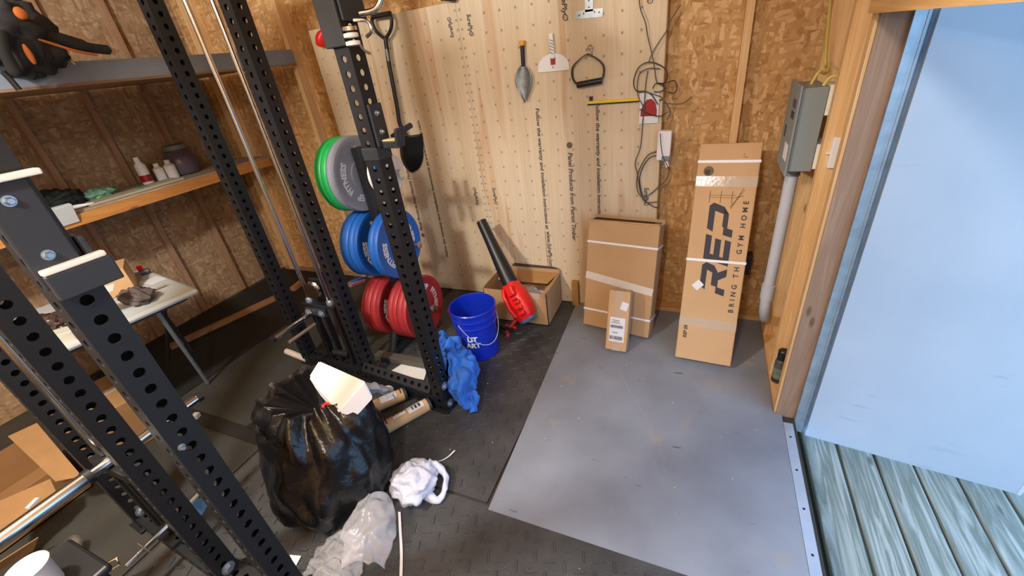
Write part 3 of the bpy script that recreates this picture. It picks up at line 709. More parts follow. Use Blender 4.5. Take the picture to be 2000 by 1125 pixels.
tag(MB().lathe([(.012,-.012),(.018,0),(.012,.012)], at(876,608,'z',.12), axis='y',seg=16).go('knob', REDP, smooth=True), 'small red knob just left of the blue bucket', 'knob')

# ------------------------------------------------------------ leaning boxes
def leanbox(name, label, bl, br, tl, tr_, depth, m, cat='box', side=None):
    """front face corners bl br tr tl; thickness goes back"""
    bl,br,tl,tr_ = map(Vector,(bl,br,tl,tr_)); x = (br-bl).normalized(); up = ((tl+tr_)/2-(bl+br)/2); H = up.length; z = up.normalized(); W_ = ((br-bl).length+(tr_-tl).length)/2
    F = frame((bl+br)/2, x, z=z)       # local x right, y back, z up
    t = thing(name, label, cat, (bl+br)/2)
    t.matrix_world = F; t.rotation_euler = F.to_euler(); t.location = F.translation
    cbody = MB().box((0,depth/2,H/2),(W_,depth,H),bev=.006).go('carton_body', m, t, world=False)
    return cbody, F, W_, H
tb, F, W_, H = leanbox('shipping_box', 'tall narrow cardboard box with big printed lettering leaning on the back wall', at(1317,697,'z',.048), at(1428,717,'z',.048), at(1357,282,'y',2.57), at(1477,277,'y',2.57), .11, CARD2)
# raise so the heel clears the floor
FF = lambda x,y: Matrix(((0,-1,0,x),(0,0,-1,-.0006),(1,0,0,y),(0,0,0,1)))   # text reads upward on the front face
def fl(x, z0_, z1_): return MB().box((x[0],-.001,z0_),(x[1],.002,z1_))
def facebox(name, par, x, z, w_, h_, m, rot=0, y=-.001, th=.0015, label=None):
    return MB().box((0,0,0),(w_,th,h_), M=Matrix.Translation((x,y,z)) @ Matrix.Rotation(rot,4,'Y')).go(name, m, par, world=False, label=label)
def poly_on(par, name, m, polys):
    mb = MB(); F_ = Matrix(((1,0,0,0),(0,0,1,-.0012),(0,1,0,0),(0,0,0,1)))
    for p in polys: mb.prism(p, .0012, F_)
    return mb.go(name, m, par, world=False)
# big italic REP, reading upward: letter coords (a along up, b toward left) -> x = xr - b, z = z0 + a
def lett(polys, z0_, xr, sa, sb, sh=.28):
    out = []
    for p in polys:
        out.append([(xr - b*sb, z0_ + (a)*sa + b*sb*sh) for a,b in p])
    return out
Rp = [[(0,0),(.26,0),(.26,.34),(.42,.34),(.66,0),(.95,0),(.68,.38),(.68,.38),(.62,.40),(.62,.62),(.0+.26,.62),(.26,.40),(.26,.34),(.0,.34)],[(.0,.80),(0,1),(.75,1),(.92,.86),(.92,.5),(.78,.36),(.62,.36),(.62,.62),(.62,.80)]]
Rp = [[(0,0),(.24,0),(.24,.36),(0,.36)],[(.24,.30),(.50,.30),(.72,0),(1.0,0),(.76,.36),(.24,.36)],[(.24,.36),(.80,.36),(.98,.52),(.70,.56),(.24,.56)],[(.98,.52),(1.0,.84),(.74,.78),(.70,.56)],[(0,.78),(.74,.78),(1.0,.84),(.86,1),(.08,1)]]
Ep = [[(0,0),(.95,0),(.95,.24),(0,.24)],[(0,.38),(.90,.38),(.90,.62),(0,.62)],[(0,.76),(.95,.76),(.95,1),(0,1)],[(0,.24),(.26,.24),(.26,.38),(0,.38)],[(0,.62),(.26,.62),(.26,.76),(0,.76)]]
Pp = [[(0,0),(.26,0),(.26,.36),(0,.36)],[(.26,.22),(.74,.22),(.94,.42),(.26,.42)],[(.74,.22),(.94,.42),(.98,.84),(.72,.76),(.70,.46)],[(0,.76),(.72,.76),(.98,.84),(.84,1),(.06,1)]]
poly_on(tb, 'printed_logo', INK, lett(Rp,.405,.065,.155,.13)+lett(Ep,.575,.065,.145,.13)+lett(Pp,.735,.065,.16,.13))
MB().text('BRING THE GYM HOME', .036, FF(.112,.625), sp=1.78, bold=.0009).go('printed_text', INK, tb, world=False)
MB().text('REP 5R', .026, FF(-.11,.17), bold=.001, shear=.2).go('printed_text', INK, tb, world=False)
MB().text('1\u00b0', .03, FF(.08,H-.07), shear=.2).go('printed_text', INKL, tb, world=False)
mb = MB().lathe([(.018,-.001),(.026,-.001),(.026,0),(.018,0)],(-.092,0,H-.145),axis='y',seg=28); mb.lathe([(.0,-.001),(.014,-.001)],(-.096,0,H-.15),axis='y',seg=18,cap=False); mb.go('printed_roundel', INKL, tb, world=False)
# line drawing of a rack
mb = MB()
def ln2(p, q, w_=.0022): mb.tube([(p[0],-.0004,p[1]),(q[0],-.0004,q[1])], w_/2, 4)
zb = H-.285
ln2((-.075,zb),(.06,zb)); ln2((-.075,zb+.012),(.06,zb+.012))
for x in (-.07,-.015,.04): ln2((x,zb-.03),(x,zb+.035),.003)
for k in range(7): ln2((.035+k*.009,zb-.05+k*.014),(.055+k*.007,zb-.03+k*.012),.003)
ln2((.04,zb-.06),(.09,zb+.05),.003); ln2((.055,zb+.0),(.095,zb+.01),.003)
mb.go('printed_drawing', INKL, tb, world=False)
for z in (H-.095, .60 if H > 1 else .5):
    mb = MB(); mb.box((0,-.0015,z),(W_+.004,.002,.014)); mb.box((W_/2+.0015,.055,z),(.002,.115,.014)); mb.box((-W_/2-.0015,.055,z),(.002,.115,.014)); mb.go('strap', STRAP, tb, world=False)
for z, h_ in ((H-.20,.055),(.235,.055)): facebox('tape', tb, 0, z, W_, h_, TAPE)
facebox('label_sticker', tb, -.075, .455, .042, .05, PAPER, .75, y=-.0028)

b2, F2, W2, H2 = leanbox('strapped_box', 'wide flat cardboard box with white straps leaning on the plywood', at(1137,632,'z',.030), at(1268,662,'z',.030), at(1152,428,'y',2.54), at(1289,444,'y',2.49), .12, CARD)
for z, tl in ((H2-.14,0),(.125,0)):
    mb = MB(); mb.box((0,-.0015,z),(W2+.004,.002,.012)); mb.box((W2/2+.0015,.06,z),(.002,.125,.012)); mb.go('strap', STRAP, b2, world=False)
facebox('tape', b2, 0, H2*.465, W2*1.0, .05, mat('white_packing_tape','d8cfbe',.3,bump=.3,bscale=40), rot=.115)
MB().box((0,.02,H2-.005),(W2-.02,.012,.02),(0,-.01,0)).go('flap', CARD2, b2, world=False)
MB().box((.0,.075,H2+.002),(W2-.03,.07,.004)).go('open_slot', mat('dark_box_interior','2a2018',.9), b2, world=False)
MB().box((0,.117,H2+.006),(W2,.004,.03)).go('flap', CARD, b2, world=False)
MB().box((W2/2-.02,.06,H2+.003),(.05,.04,.006)).go('tape', TAPE, b2, world=False)
MB().box((W2/2+.001,.004,H2*.12),(.002,.003,.09)).go('tape', TAPE, b2, world=False)
b3, F3, W3, H3 = leanbox('parcel', 'small narrow cardboard parcel with white shipping label leaning on the strapped box', at(1180,681,'z',.030), at(1224,689,'z',.030), at(1203,568,'y',2.268), at(1243,573,'y',2.268), .075, CARD2)
facebox('shipping_label', b3, .0, H3*.36, .095, .16, PAPER)
mb = MB()
for z, h_, w_ in ((H3*.36+.062,.003,.05),(H3*.36+.052,.003,.035),(H3*.36+.044,.003,.06),(H3*.36-.02,.004,.035)): mb.box((-.01,-.0022,z),(w_,.0008,h_))
random.seed(3)
for z, h_ in ((H3*.36+.02,.018),(H3*.36-.055,.024)):
    xx = -.04
    while xx < .036: w_ = random.choice((.0015,.003,.004)); mb.box((xx,-.0022,z),(w_,.0008,h_)); xx += w_+random.choice((.0015,.0025))
mb.go('label_print', INK, b3, world=False)
facebox('sticker', b3, .035, H3*.76, .042, .052, PAPER, .25)
facebox('tape', b3, 0, H3*.5, .05, H3, TAPE, y=-.0006)
MB().box((0,.03,H3+.001),(.04,.05,.002)).go('tape', TAPE, b3, world=False)
tag(MB().box((.315,2.64,.47),(.05,.06,.14),(0.1,0,0),bev=.006).go('block', mat('dark_navy_plastic','20242e',.5)), 'dark block half hidden behind the tall printed box', 'block')

# ------------------------------------------------------------ hanging tools (all against the plywood)
YT = PY - .001
def wp(px, py, off=0): p = at(px, py, 'y', PY); return Vector((p.x, PY-off, p.z))
tw = thing('hand_trowel', 'garden trowel with steel scoop and orange tipped black handle hanging on the plywood', 'trowel', wp(1025,135,.01))
MB().tube([wp(1022,84,.02),wp(1024,128,.02)],[.013,.011],14).go('handle', BLKP, tw, smooth=True)
MB().lathe([(.010,-.014),(.017,-.012),(.017,.012),(.010,.014)], wp(1022,84,.02), axis='z', seg=16).go('handle_end', ORA, tw, smooth=True)
mb = MB(); a0, a1 = wp(1024,128,.012), wp(1028,198,.012)
def trow(u, v_):
    w_ = .055*(math.sin(PI*min(1,(u*.93+.05))**.75))*(1 if u < .98 else .1); p = a0.lerp(a1,u)
    s_ = (v_-.5)*2
    return p + Vector((s_*w_, -.004+abs(s_)**2*-.016, 0))
sheet(mb, trow, 16, 10); o = mb.go('scoop', STEEL, tw, smooth='soft'); sm = o.modifiers.new('s','SOLIDIFY'); sm.thickness = .0015
dt = thing('drywall_knife', 'white half round scraper with short handle hanging on the plywood', 'scraper', wp(1078,125,.005))
c0 = wp(1082,139,.006)
pts = [(-.098,0)] + [(-.098*math.cos(PI*k/14), .085*math.sin(PI*k/14)**.8+.008) for k in range(15)] + [(.098,0)]
MB().prism(pts, .003, frame(c0, (1,0,-.02), z=(0,-1,0))).go('blade', WHITE, dt)
MB().box(wp(1079,90,.012),(.026,.014,.13),(0,-.03,0),bev=.005).go('handle', WHITE, dt)
for k in range(5): MB().box(wp(1079,79+k*6,.02),(.024,.002,.005),(0,.5,0)).go('grip_line', PANELG, dt)
mb = MB().box(wp(1081,120,.0105),(.03,.001,.034)); mb.go('printed_square', REDD, dt); MB().box(wp(1081,113.5,.011),(.03,.0015,.008)).go('printed_band', BLKP, dt)
MB().text('6', .02, frame(wp(1081,131,.0105),(1,0,0),z=(0,-1,0))).go('printed_text', INK, dt)
hg = thing('exercise_stirrup', 'black strap cable handle with foam grip hanging on the plywood', 'cable handle', wp(1152,130,.02))
MB().tube([wp(1130,165,.035),wp(1178,156,.035)],.017,18).go('grip', BLKP, hg, smooth=True)
mb = MB()
for path in ([(1150,104),(1136,114),(1122,130),(1121,150),(1128,163)],[(1150,104),(1170,115),(1181,128),(1181,145),(1176,157)]):
    P = smoothpath([wp(x,y,.03) for x,y in path],5)
    for a, b_ in zip(P[:-1],P[1:]): mb.hexa([a+Vector((-.004,-.012,0)),a+Vector((.004,-.012,0)),a+Vector((.004,.012,0)),a+Vector((-.004,.012,0)),b_+Vector((-.004,-.012,0)),b_+Vector((.004,-.012,0)),b_+Vector((.004,.012,0)),b_+Vector((-.004,.012,0))])
mb.go('strap', BLKP, hg)
MB().tube([wp(1152,100,.03)+Vector((.018*math.cos(t*PI/6),0,.018*math.sin(t*PI/6))) for t in range(13)],.003,8).go('ring', CHROME, hg, smooth=True)
MB().tube([wp(1155,92,.012)+Vector((.012*math.cos(t*PI/6),-.01,.012*math.sin(t*PI/6))) for t in range(13)],.003,8).go('snap_hook', CHROME, hg, smooth=True)
tp = thing('tee_plate', 'galvanised steel T shaped plate hanging at the top of the plywood', 'plate', wp(1150,15,.002))
mb = MB(); p = wp(1151,27,.003); mb.box(p,(.15,.003,.04),(0,.05,0)); mb.box(p+Vector((0,0,.075)),(.045,.003,.13)); mb.go('plate_body', GALV, tp)
mb = MB()
for dx, dz in ((-.055,0),(.055,0),(-.03,.005),(.03,.005),(0,.06),(0,.10),(0,.03)): mb.lathe([(.004,-.0005),(.004,.0005)], p+Vector((dx,-.0025,dz)), axis='y', seg=10)
mb.go('screw_hole', BLKP, tp)
lv = thing('yellow_strip', 'yellow and black straight strip hung across the plywood under the cable handle', 'strip', wp(1220,196,.004))
a0, a1 = wp(1148,201,.006), wp(1293,191,.006)
F = frame((a0+a1)/2, a1-a0, z=(0,0,1)); L = (a1-a0).length
MB().box((0,0,.002),(L,.010,.014),M=F).go('yellow_face', YEL, lv); MB().box((0,.001,-.009),(L,.011,.008),M=F).go('black_edge', BLKP, lv)
MB().box(wp(1155,192,.008),(.02,.01,.022)).go('clip', BLKP, lv)
pk = thing('seed_packet', 'small white packet with a red picture pinned beside the cable bundle', 'packet', wp(1268,210,.004))
F = frame(wp(1268,211,.010),(1,0,-.02),z=(0,-1,0))
MB().box((0,0,0),(.108,.165,.006),M=F,bev=.002).go('packet_body', PAPER, pk)
mb = MB().prism([(-.045,-.042),(.045,-.042),(.044,-.01),(.034,.03),(.012,.05),(-.014,.046),(-.034,.02),(-.045,-.01)], .0008, F @ Matrix.Translation((0,0,.003))); mb.go('picture', REDD, pk)
ad = thing('power_adapter', 'white rectangular power adapter hanging on cords at the plywood edge', 'adapter', wp(1298,280,.03))
MB().box(Vector((-.205,PY-.035,1.19)),(.075,.05,.165),(0,.03,0),bev=.006).go('adapter_body', WHITE, ad)
MB().box(Vector((-.192,PY-.045,1.118)),(.045,.04,.03),(0,.03,0),bev=.004).go('socket', PANELG, ad)
MB().box(Vector((-.185,PY-.05,1.09)),(.02,.02,.05),(0,-.3,0),bev=.004).go('plug', WHITE, ad)
cb = thing('cable_bundle', 'tangle of thin black and grey cords looped down the right edge of the plywood', 'cable', wp(1270,170,.02))
random.seed(5)
def cord(path, r=.0028, m=None, off=.016, n=6):
    P = smoothpath([wp(x,y,off+(.006*((i*7)%3))) if True else None for i,(x,y) in enumerate(path)], n)
    MB().tube(P, r, 7).go('cord', m or BLKP, cb, smooth=True)
GC = mat('grey_cord','5c5650',.6); DC = mat('dark_cord','25262a',.5)
cord([(1249,-5),(1252,18),(1262,45),(1266,72),(1274,104),(1279,130),(1283,158),(1292,165),(1305,172)],.003,GC)
cord([(1330,10),(1312,38),(1302,62),(1288,82),(1275,104),(1268,122)],.003,GC,.03)
cord([(1283,162),(1300,160),(1304,140),(1290,127),(1268,121),(1250,130),(1240,150),(1239,166),(1246,177),(1262,178),(1275,186),(1286,203)],.003,DC)
cord([(1290,134),(1268,133),(1252,142),(1246,160),(1247,185),(1254,200),(1258,212),(1256,238)],.0028,GC)
cord([(1266,138),(1262,165),(1260,200),(1256,240),(1252,285),(1242,315),(1246,340),(1252,375),(1262,392),(1285,392)],.0032,GC)
cord([(1285,294),(1268,300),(1255,318),(1245,345),(1246,370),(1256,382),(1270,378),(1290,360),(1304,345),(1308,325)],.0035,GC)
cord([(1296,302),(1272,305),(1256,325),(1250,352),(1258,385),(1276,400),(1286,404)],.0028,DC)
cord([(1304,160),(1318,156),(1324,168),(1318,180),(1306,178)],.0028,DC,.04)
cord([(1276,172),(1281,163),(1294,162),(1298,172),(1290,178),(1278,178)],.0028,DC,.02)
cord([(1262,178),(1292,188),(1306,205),(1310,222),(1303,232)],.0028,GC,.03)
cord([(1250,212),(1270,222),(1290,225),(1304,218)],.0028,DC,.02)
cord([(1296,200),(1315,202),(1335,200),(1352,188)],.003,GC,.02)
cord([(1292,255),(1294,280),(1298,300),(1308,322)],.0022,DC,.075)
sv = thing('shovel', 'black D handled shovel hanging blade down on the plywood', 'shovel', wp(780,160,.04))
ctr = wp(756,25,.05)
MB().tube(smoothpath([wp(762,76,.05),wp(745,62,.05),wp(736,42,.05),wp(740,32,.05)],5)+[],.011,12).go('grip_frame', BLKP, sv, smooth=True)
MB().tube(smoothpath([wp(762,76,.05),wp(772,58,.05),wp(774,40,.05),wp(770,30,.05)],5),.011,12).go('grip_frame', BLKP, sv, smooth=True)
MB().tube([wp(737,33,.05),wp(772,27,.05)],.016,14).go('grip_bar', BLKP, sv, smooth=True)
MB().tube(smoothpath([wp(762,74,.05),wp(768,120,.05),wp(778,175,.05),wp(785,215,.05),wp(789,240,.05),wp(798,262,.035)],5),[.017]*3+[.0145]*23,14).go('shaft', BLKP, sv, smooth=True) if False else MB().tube(smoothpath([wp(762,74,.05),wp(768,120,.05),wp(778,175,.05),wp(785,215,.05),wp(789,240,.05),wp(798,262,.035)],5),.0145,14).go('shaft', BLKP, sv, smooth=True)
MB().tube([wp(765,95,.058),wp(769,118,.058)],.009,8).go('shaft_decal', mat('grey_decal','8a9094',.5), sv)
mb = MB(); a0, a1 = wp(803,262,.03), wp(808,334,.03)
def blade(u, v_):
    s_ = (v_-.5)*2; w_ = .105*(1 if u < .45 else math.sqrt(max(0,1-((u-.45)/.56)**2)))
    return a0.lerp(a1,u) + Vector((s_*w_+.0, .02-.045*(1-s_*s_)*(1-.4*u), 0))
sheet(mb, blade, 18, 14); o = mb.go('blade', mat('black_steel','202226',.4,.5), sv, smooth='soft'); sm = o.modifiers.new('s','SOLIDIFY'); sm.thickness = .003
tag(MB().tube(smoothpath([wp(640,55,.02),wp(633,72,.03),wp(633,90,.03)],5),[.014,.016,.02,.024,.03,.034,.036,.036,.034,.032,.024][:11],16).go('red_hook', REDP, smooth=True), 'red teardrop shaped plastic hook on the left edge of the plywood', 'hook')
tag(MB().box(wp(880,-3,.03),(.09,.05,.03),(0,.2,0),bev=.008).go('clamp', BLKP), 'dark clamp poking in at the very top of the plywood', 'clamp')

# ------------------------------------------------------------ electrical panel on the right wall
ep = thing('breaker_box', 'grey electrical breaker box mounted beside the doorway', 'breaker box', (.40,2.3,1.15))
bx0,bx1,by0,by1,bz0,bz1 = .357,.447,2.185,2.43,1.155,1.495
MB().box(((bx0+bx1)/2,(by0+by1)/2,(bz0+bz1)/2),(bx1-bx0,by1-by0,bz1-bz0),bev=.003).go('enclosure', PANELG, ep)
MB().box((bx0-.006,(by0+by1)/2,(bz0+bz1)/2-.003),(.008,by1-by0+.03,bz1-bz0+.03),bev=.002).go('cover', PANELG, ep)
Fx = Matrix(((0,0,-1,bx0-.0105),(-1,0,0,0),(0,1,0,0),(0,0,0,1)))
for y, z, w_, h_, mm in ((2.25,1.43,.07,.035,mat('purple_label','4a3f63',.5)),(2.25,1.385,.07,.03,INK),(2.25,1.23,.09,.07,PAPER),(2.36,1.30,.03,.05,INK)):
    MB().box((bx0-.011,y,z),(.001,w_,h_)).go('label_plate', mm, ep)
for z0_, z1_ in ((1.385,1.50),(1.165,1.27)): tag(MB().box((.498,2.245,(z0_+z1_)/2),(.098,.12,z1_-z0_),bev=.002).go('mounting_block', mat('white_block','dcdcd0',.6)), 'white mounting block behind the %s of the breaker box' % ('top' if z0_>1.3 else 'bottom'), 'block')
cdp = thing('conduit_pipe', 'grey plastic conduit pipe running down from the breaker box', 'conduit', (.41,2.33,0))
CON = mat('grey_conduit','b9bfca',.45)
MB().tube(smoothpath([(.405,2.33,1.155),(.405,2.33,.9),(.405,2.33,.45),(.41,2.34,.33),(.43,2.40,.24),(.44,2.46,.20)],6),.028,20).go('pipe', CON, cdp, smooth=True)
MB().tube([(.405,2.33,.50),(.405,2.33,.41)],.034,20).go('coupling', CON, cdp, smooth=True)
MB().tube([(.405,2.33,1.155),(.405,2.33,1.10)],.032,20).go('connector', PANELG, cdp, smooth=True)
YC = mat('yellow_cable','c8b860',.5)
tag(MB().tube(smoothpath([(.40,2.30,1.495),(.42,2.30,1.54),(.45,2.33,1.53),(.47,2.40,1.56),at(1612,120,'y',2.48),at(1622,0,'y',2.48),at(1640,-200,'y',2.48)],6),.006,8).go('cable', YC, smooth=True), 'yellow electrical cable rising from the top of the breaker box along the stud', 'cable')
tag(MB().tube(smoothpath([(.43,2.22,1.495),(.45,2.22,1.525),(.49,2.22,1.52),(.52,2.26,1.48)],6),.007,8).go('cable', YC, smooth=True), 'short yellow cable looping over the right corner of the breaker box', 'cable')
ss = thing('door_sensor', 'white plastic contact sensor bar on the pine stud beside the doorway', 'sensor', (.48,2.13,1.25))
sa_, sb_ = at(1638,268,'y',2.13), at(1624,328,'y',2.13)
MB().box((sa_+sb_)/2,(.034,.02,(sa_-sb_).length),bev=.004).go('sensor_body', WHITE, ss); MB().box((sa_+sb_)/2+Vector((-.022,0,0)),(.02,.010,.008)).go('sensor_tab', WHITE, ss)
sc_ = thing('spray_can', 'dark spray can with black cap standing on the sill plate beside the doorway', 'spray can', (.505,2.13,.04))
sc_.location = (.490,2.085,.0405)
MB().lathe([(.027,0),(.0285,.004),(.0285,.135),(.024,.15),(.016,.156)], seg=28).go('can_body', mat('can_metal','5a5d58',.4,.3,noise_amt=.3,nscale=30), sc_, world=False, smooth=True)
MB().lathe([(.0288,.03),(.0288,.10)], seg=28, cap=False).go('can_label', mat('can_label','6b7a6c',.5,noise_amt=.4,nscale=40), sc_, world=False, smooth=True)
MB().lathe([(.0289,.012),(.0289,.028)], seg=28, cap=False).go('can_band', mat('dark_purple','33242e',.5), sc_, world=False, smooth=True)
MB().lathe([(.022,.145),(.024,.15),(.024,.205),(.020,.21)], seg=28).go('cap', BLKP, sc_, world=False, smooth=True)

# ------------------------------------------------------------ rubbish bag, foam, films
bg = thing('rubbish_bag', 'full black plastic rubbish bag with white foam sticking out of the top', 'rubbish bag', (-1.47,.78,.012))
mb = MB(); nr, nsg = 44, 84
prof = [(0,.10),(.02,.19),(.06,.245),(.14,.275),(.24,.285),(.34,.275),(.42,.245),(.48,.20),(.515,.165),(.53,.15)]
rings = []
for i in range(nr+1):
    t = i/nr*(len(prof)-1); k = min(int(t),len(prof)-2); f = t-k; z = prof[k][0]*(1-f)+prof[k+1][0]*f; r = prof[k][1]*(1-f)+prof[k+1][1]*f
    ring = []
    for q in range(nsg):
        a = 2*PI*q/nsg; d = Vector((math.cos(a),math.sin(a),0))
        wr_ = noise.noise(Vector((d.x*2.2,d.y*2.2,z*5)))*.05 + (abs(noise.noise(Vector((a*2.2+z*3, z*6, 3))))-.2)*.045*min(1,z/.1)
        top = max(0,(z-.36)/.17); wr_ += .018*math.sin(a*17+z*20)*top
        cx = -1.47 + (-.04)*(z/.5) ; cy = .77 + .12*(z/.5)
        ring.append(mb.bm.verts.new((cx+d.x*(r+wr_)*1.0, cy+d.y*(r+wr_)*.92, .013+max(0,z + .05*noise.noise(Vector((d.x*2,d.y*2,7)))*top))))
    rings.append(ring)
for i in range(nr):
    for q in range(nsg): mb.bm.faces.new((rings[i][q],rings[i][(q+1)%nsg],rings[i+1][(q+1)%nsg],rings[i+1][q]))
mb.bm.faces.new(list(reversed(rings[0])))
c = mb.bm.verts.new((-1.50,.89,.44)); 
for q in range(nsg): mb.bm.faces.new((rings[-1][q],rings[-1][(q+1)%nsg],c))
mb.go('bag_body', BAG, bg, smooth='soft')
# loose rim of film
mb = MB(); 
def rim(u, v_):
    a = PI*.62 + u*PI*1.05; r = .20+.035*v_+.009*math.sin(a*17)*v_+.012*noise.noise(Vector((a*6,v_*3,1)))
    return Vector((-1.51+math.cos(a)*r*1.05, .86+math.sin(a)*r*.95, .46 + .10*v_*(1-.6*u) + .012*math.sin(a*11)*v_))
sheet(mb, rim, 90, 8); mb.go('bag_rim', glass('thin_black_film','2a2622',.85,.25), bg, smooth='soft')
A_,B_,C_,D_ = at(622,703,'z',.635), at(713,743,'z',.635), at(660,802,'z',.53), at(602,735,'z',.575)
dn = Vector((.015,.0,-.10))
mb = MB().hexa([A_+dn,B_+dn,C_+dn,D_+dn,A_,B_,C_,D_]); bmesh.ops.bevel(mb.bm, geom=list(mb.bm.edges), offset=.008, segments=2, affect='EDGES')
tag(mb.go('foam_block', EPS), 'white polystyrene packing block on top of the rubbish bag', 'foam')
mb = MB(); blob(mb, at(598+40,792,'z',.50),(.025,.018,.008),amp=.2,nseg=14,nring=8)
tag(mb.go('red_scrap', REDP), 'tiny red scrap at the corner of the foam block on the rubbish bag', 'scrap')
def film(name, pts, wid, m, label, cat, amp=.012, seed=0, nu=40, nv=14, arch=.0, fr=18, zmin=.014):
    P = smoothpath(pts, 8); mb = MB(); n = len(P)-1
    def fn(u, v_):
        i = min(int(u*n), n-1); f = u*n-i; p = P[i].lerp(P[i+1], f); t = (P[i+1]-P[i]).normalized(); sd = t.cross(Vector((0,0,1))).normalized()
        w_ = wid[0]*(1-u)+wid[1]*u if len(wid)==2 else (wid[0]*(1-2*u)+wid[1]*2*u if u < .5 else wid[1]*(2-2*u)+wid[2]*(2*u-1))
        s_ = (v_-.5)*2
        q = p + sd*s_*w_*(1+.12*noise.noise(Vector((u*6,seed,0)))) + Vector((0,0,arch*(1-s_*s_)))
        q += Vector((noise.noise(q*fr+Vector((seed,0,0))),noise.noise(q*fr+Vector((0,seed,5))),noise.noise(q*fr*1.3+Vector((seed,9,0)))+.3))*amp
        q.z = max(q.z, zmin); return q
    sheet(mb, fn, nu, nv); o = mb.go(name, m, smooth='soft')
    sm = o.modifiers.new('s','SOLIDIFY'); sm.thickness = .0008
    return tag(o, label, cat)
film('plastic_film', [at(716,760,'z',.46),at(735,760,'z',.42),at(755,768,'z',.33),at(772,782,'z',.24)], (.02,.06,.045), CLEAR, 'clear plastic film trailing off the foam block over the cardboard tubes', 'film', amp=.03, arch=.03)
# white crumpled bag with a loop handle
wb_ = thing('plastic_bag', 'crumpled white plastic bag with loop handle lying beside the rubbish bag', 'bag', at(815,940,'z',.014))
mb = MB(); blob(mb, at(808,940,'z',.075),(.105,.10,.07),nseg=70,nring=44,amp=.16,freq=2.2,seed=2,flat=-.058,ridg=.16); mb.go('bag_body', WBAG, wb_, smooth='soft')
P = smoothpath([at(838,905,'z',.08),at(858,912,'z',.07),at(872,935,'z',.05),at(866,965,'z',.03),at(850,978,'z',.025),at(832,960,'z',.035),at(828,945,'z',.06)],7)
mb = MB().tube(P, [.028-.02*math.sin(PI*min(1,i/len(P)*1.2)) *.8 for i in range(len(P))], 16)
for v in mb.bm.verts: v.co += Vector((noise.noise(v.co*30),noise.noise(v.co*28+Vector((3,0,0))),noise.noise(v.co*26)))*.012; v.co.z = max(v.co.z,.015)
mb.go('bag_handle', WBAG, wb_, smooth='soft')
film('bubble_wrap', [at(735,975,'z',.12),at(725,1010,'z',.12),at(718,1060,'z',.10),at(710,1112,'z',.06)], (.07,.115,.09), glass('frosted_film','dfe3ee',.24,.10), 'frosted clear plastic pouch leaning on the rubbish bag beside the white bag', 'pouch', amp=.02, arch=.05, seed=3, nu=60, nv=30)
film('plastic_film', [at(680,1040,'z',.03),at(665,1080,'z',.03),at(640,1135,'z',.02)], (.05,.11,.13), glass('crinkled_film','d2d6dc',.26,.08,bs=90), 'crinkled clear film on the floor, left of the frosted pouch', 'film', amp=.018, arch=.02, seed=7, nu=60, nv=36, fr=30)
def strap(pts, label, w_=.006):
    P = smoothpath(pts,6); mb = MB(); side = Vector((1,.3,0)).normalized()*w_
    for a, b_ in zip(P[:-1],P[1:]):
        mb.hexa([a-side,a+side,b_+side,b_-side,a-side+Vector((0,0,.0015)),a+side+Vector((0,0,.0015)),b_+side+Vector((0,0,.0015)),b_-side+Vector((0,0,.0015))])
    bmesh.ops.remove_doubles(mb.bm, verts=mb.bm.verts, dist=1e-5)
    tag(mb.go('plastic_strap', STRAP), label, 'strap')
strap([at(732,826,'z',.06),at(744,828,'z',.06),at(746,850,'z',.04),at(744,880,'z',.02),at(742,905,'z',.014)], 'white strap hanging down beside the cardboard tubes, right of the rubbish bag')
strap([at(780,1000,'z',.02),at(782,1040,'z',.017),at(784,1080,'z',.017),at(783,1130,'z',.017)], 'white strap lying on the tread mat below the white plastic bag')
strap([at(888,880,'z',.03),at(878,890,'z',.02),at(866,898,'z',.02),at(850,903,'z',.016)], 'short white strap end sticking out above the white plastic bag', .004)
# cardboard tubes
def ctube(a, b_, r, label, stk):
    a, b_ = Vector(a), Vector(b_); t = thing('cardboard_tube', label, 'tube', (a+b_)/2)
    MB().tube([a,b_],r,30).go('tube_body', CARD2, t, smooth=True)
    d = (b_-a).normalized(); MB().tube([a-d*.004,a+d*.012],r+.001,30).go('end_cap', BLACK2, t, smooth=True); MB().tube([b_-d*.02,b_-d*.005],r+.001,30).go('tape_end', TAPE, t, smooth=True)
    def wrap(s0, s1, a0, a1, m, nm, off=.0012):
        mb = MB(); x = d; z = Vector((0,0,1)); y = z.cross(x).normalized(); z = x.cross(y)
        L = (b_-a).length
        sheet(mb, lambda u,v_: a + x*(s0+(s1-s0)*u)*L + (y*math.sin(a0+(a1-a0)*v_) + z*math.cos(a0+(a1-a0)*v_))*(r+off), 6, 10)
        mb.go(nm, m, t, smooth='soft')
    for q in stk: wrap(*q)
    return t
ta = ctube(at(838,788,'z',.052), at(722,852,'z',.052), .038, 'cardboard postal tube with barcode label lying behind the rubbish bag, nearest the rack foot',
  [(.10,.36,-.5,.75,PAPER,'shipping_label'),(.15,.18,-.2,.5,INK,'barcode',.002),(.21,.24,-.2,.5,INK,'barcode',.002),(.27,.29,-.2,.5,INK,'barcode',.002),(.42,.455,-.8,.2,INK,'print'),(.50,.52,-.9,.1,INK,'print'),(.56,.59,-.8,.2,INK,'print'),(.40,.60,-.15,.35,PAPER,'sticker'),(.70,.72,-.6,.5,INK,'print')])
ctube(at(792,768,'z',.052), at(704,806,'z',.052), .038, 'cardboard postal tube with white label, half under the clear film', [(.2,.55,-.6,.9,PAPER,'shipping_label'),(.08,.11,-.5,.6,INK,'print')])
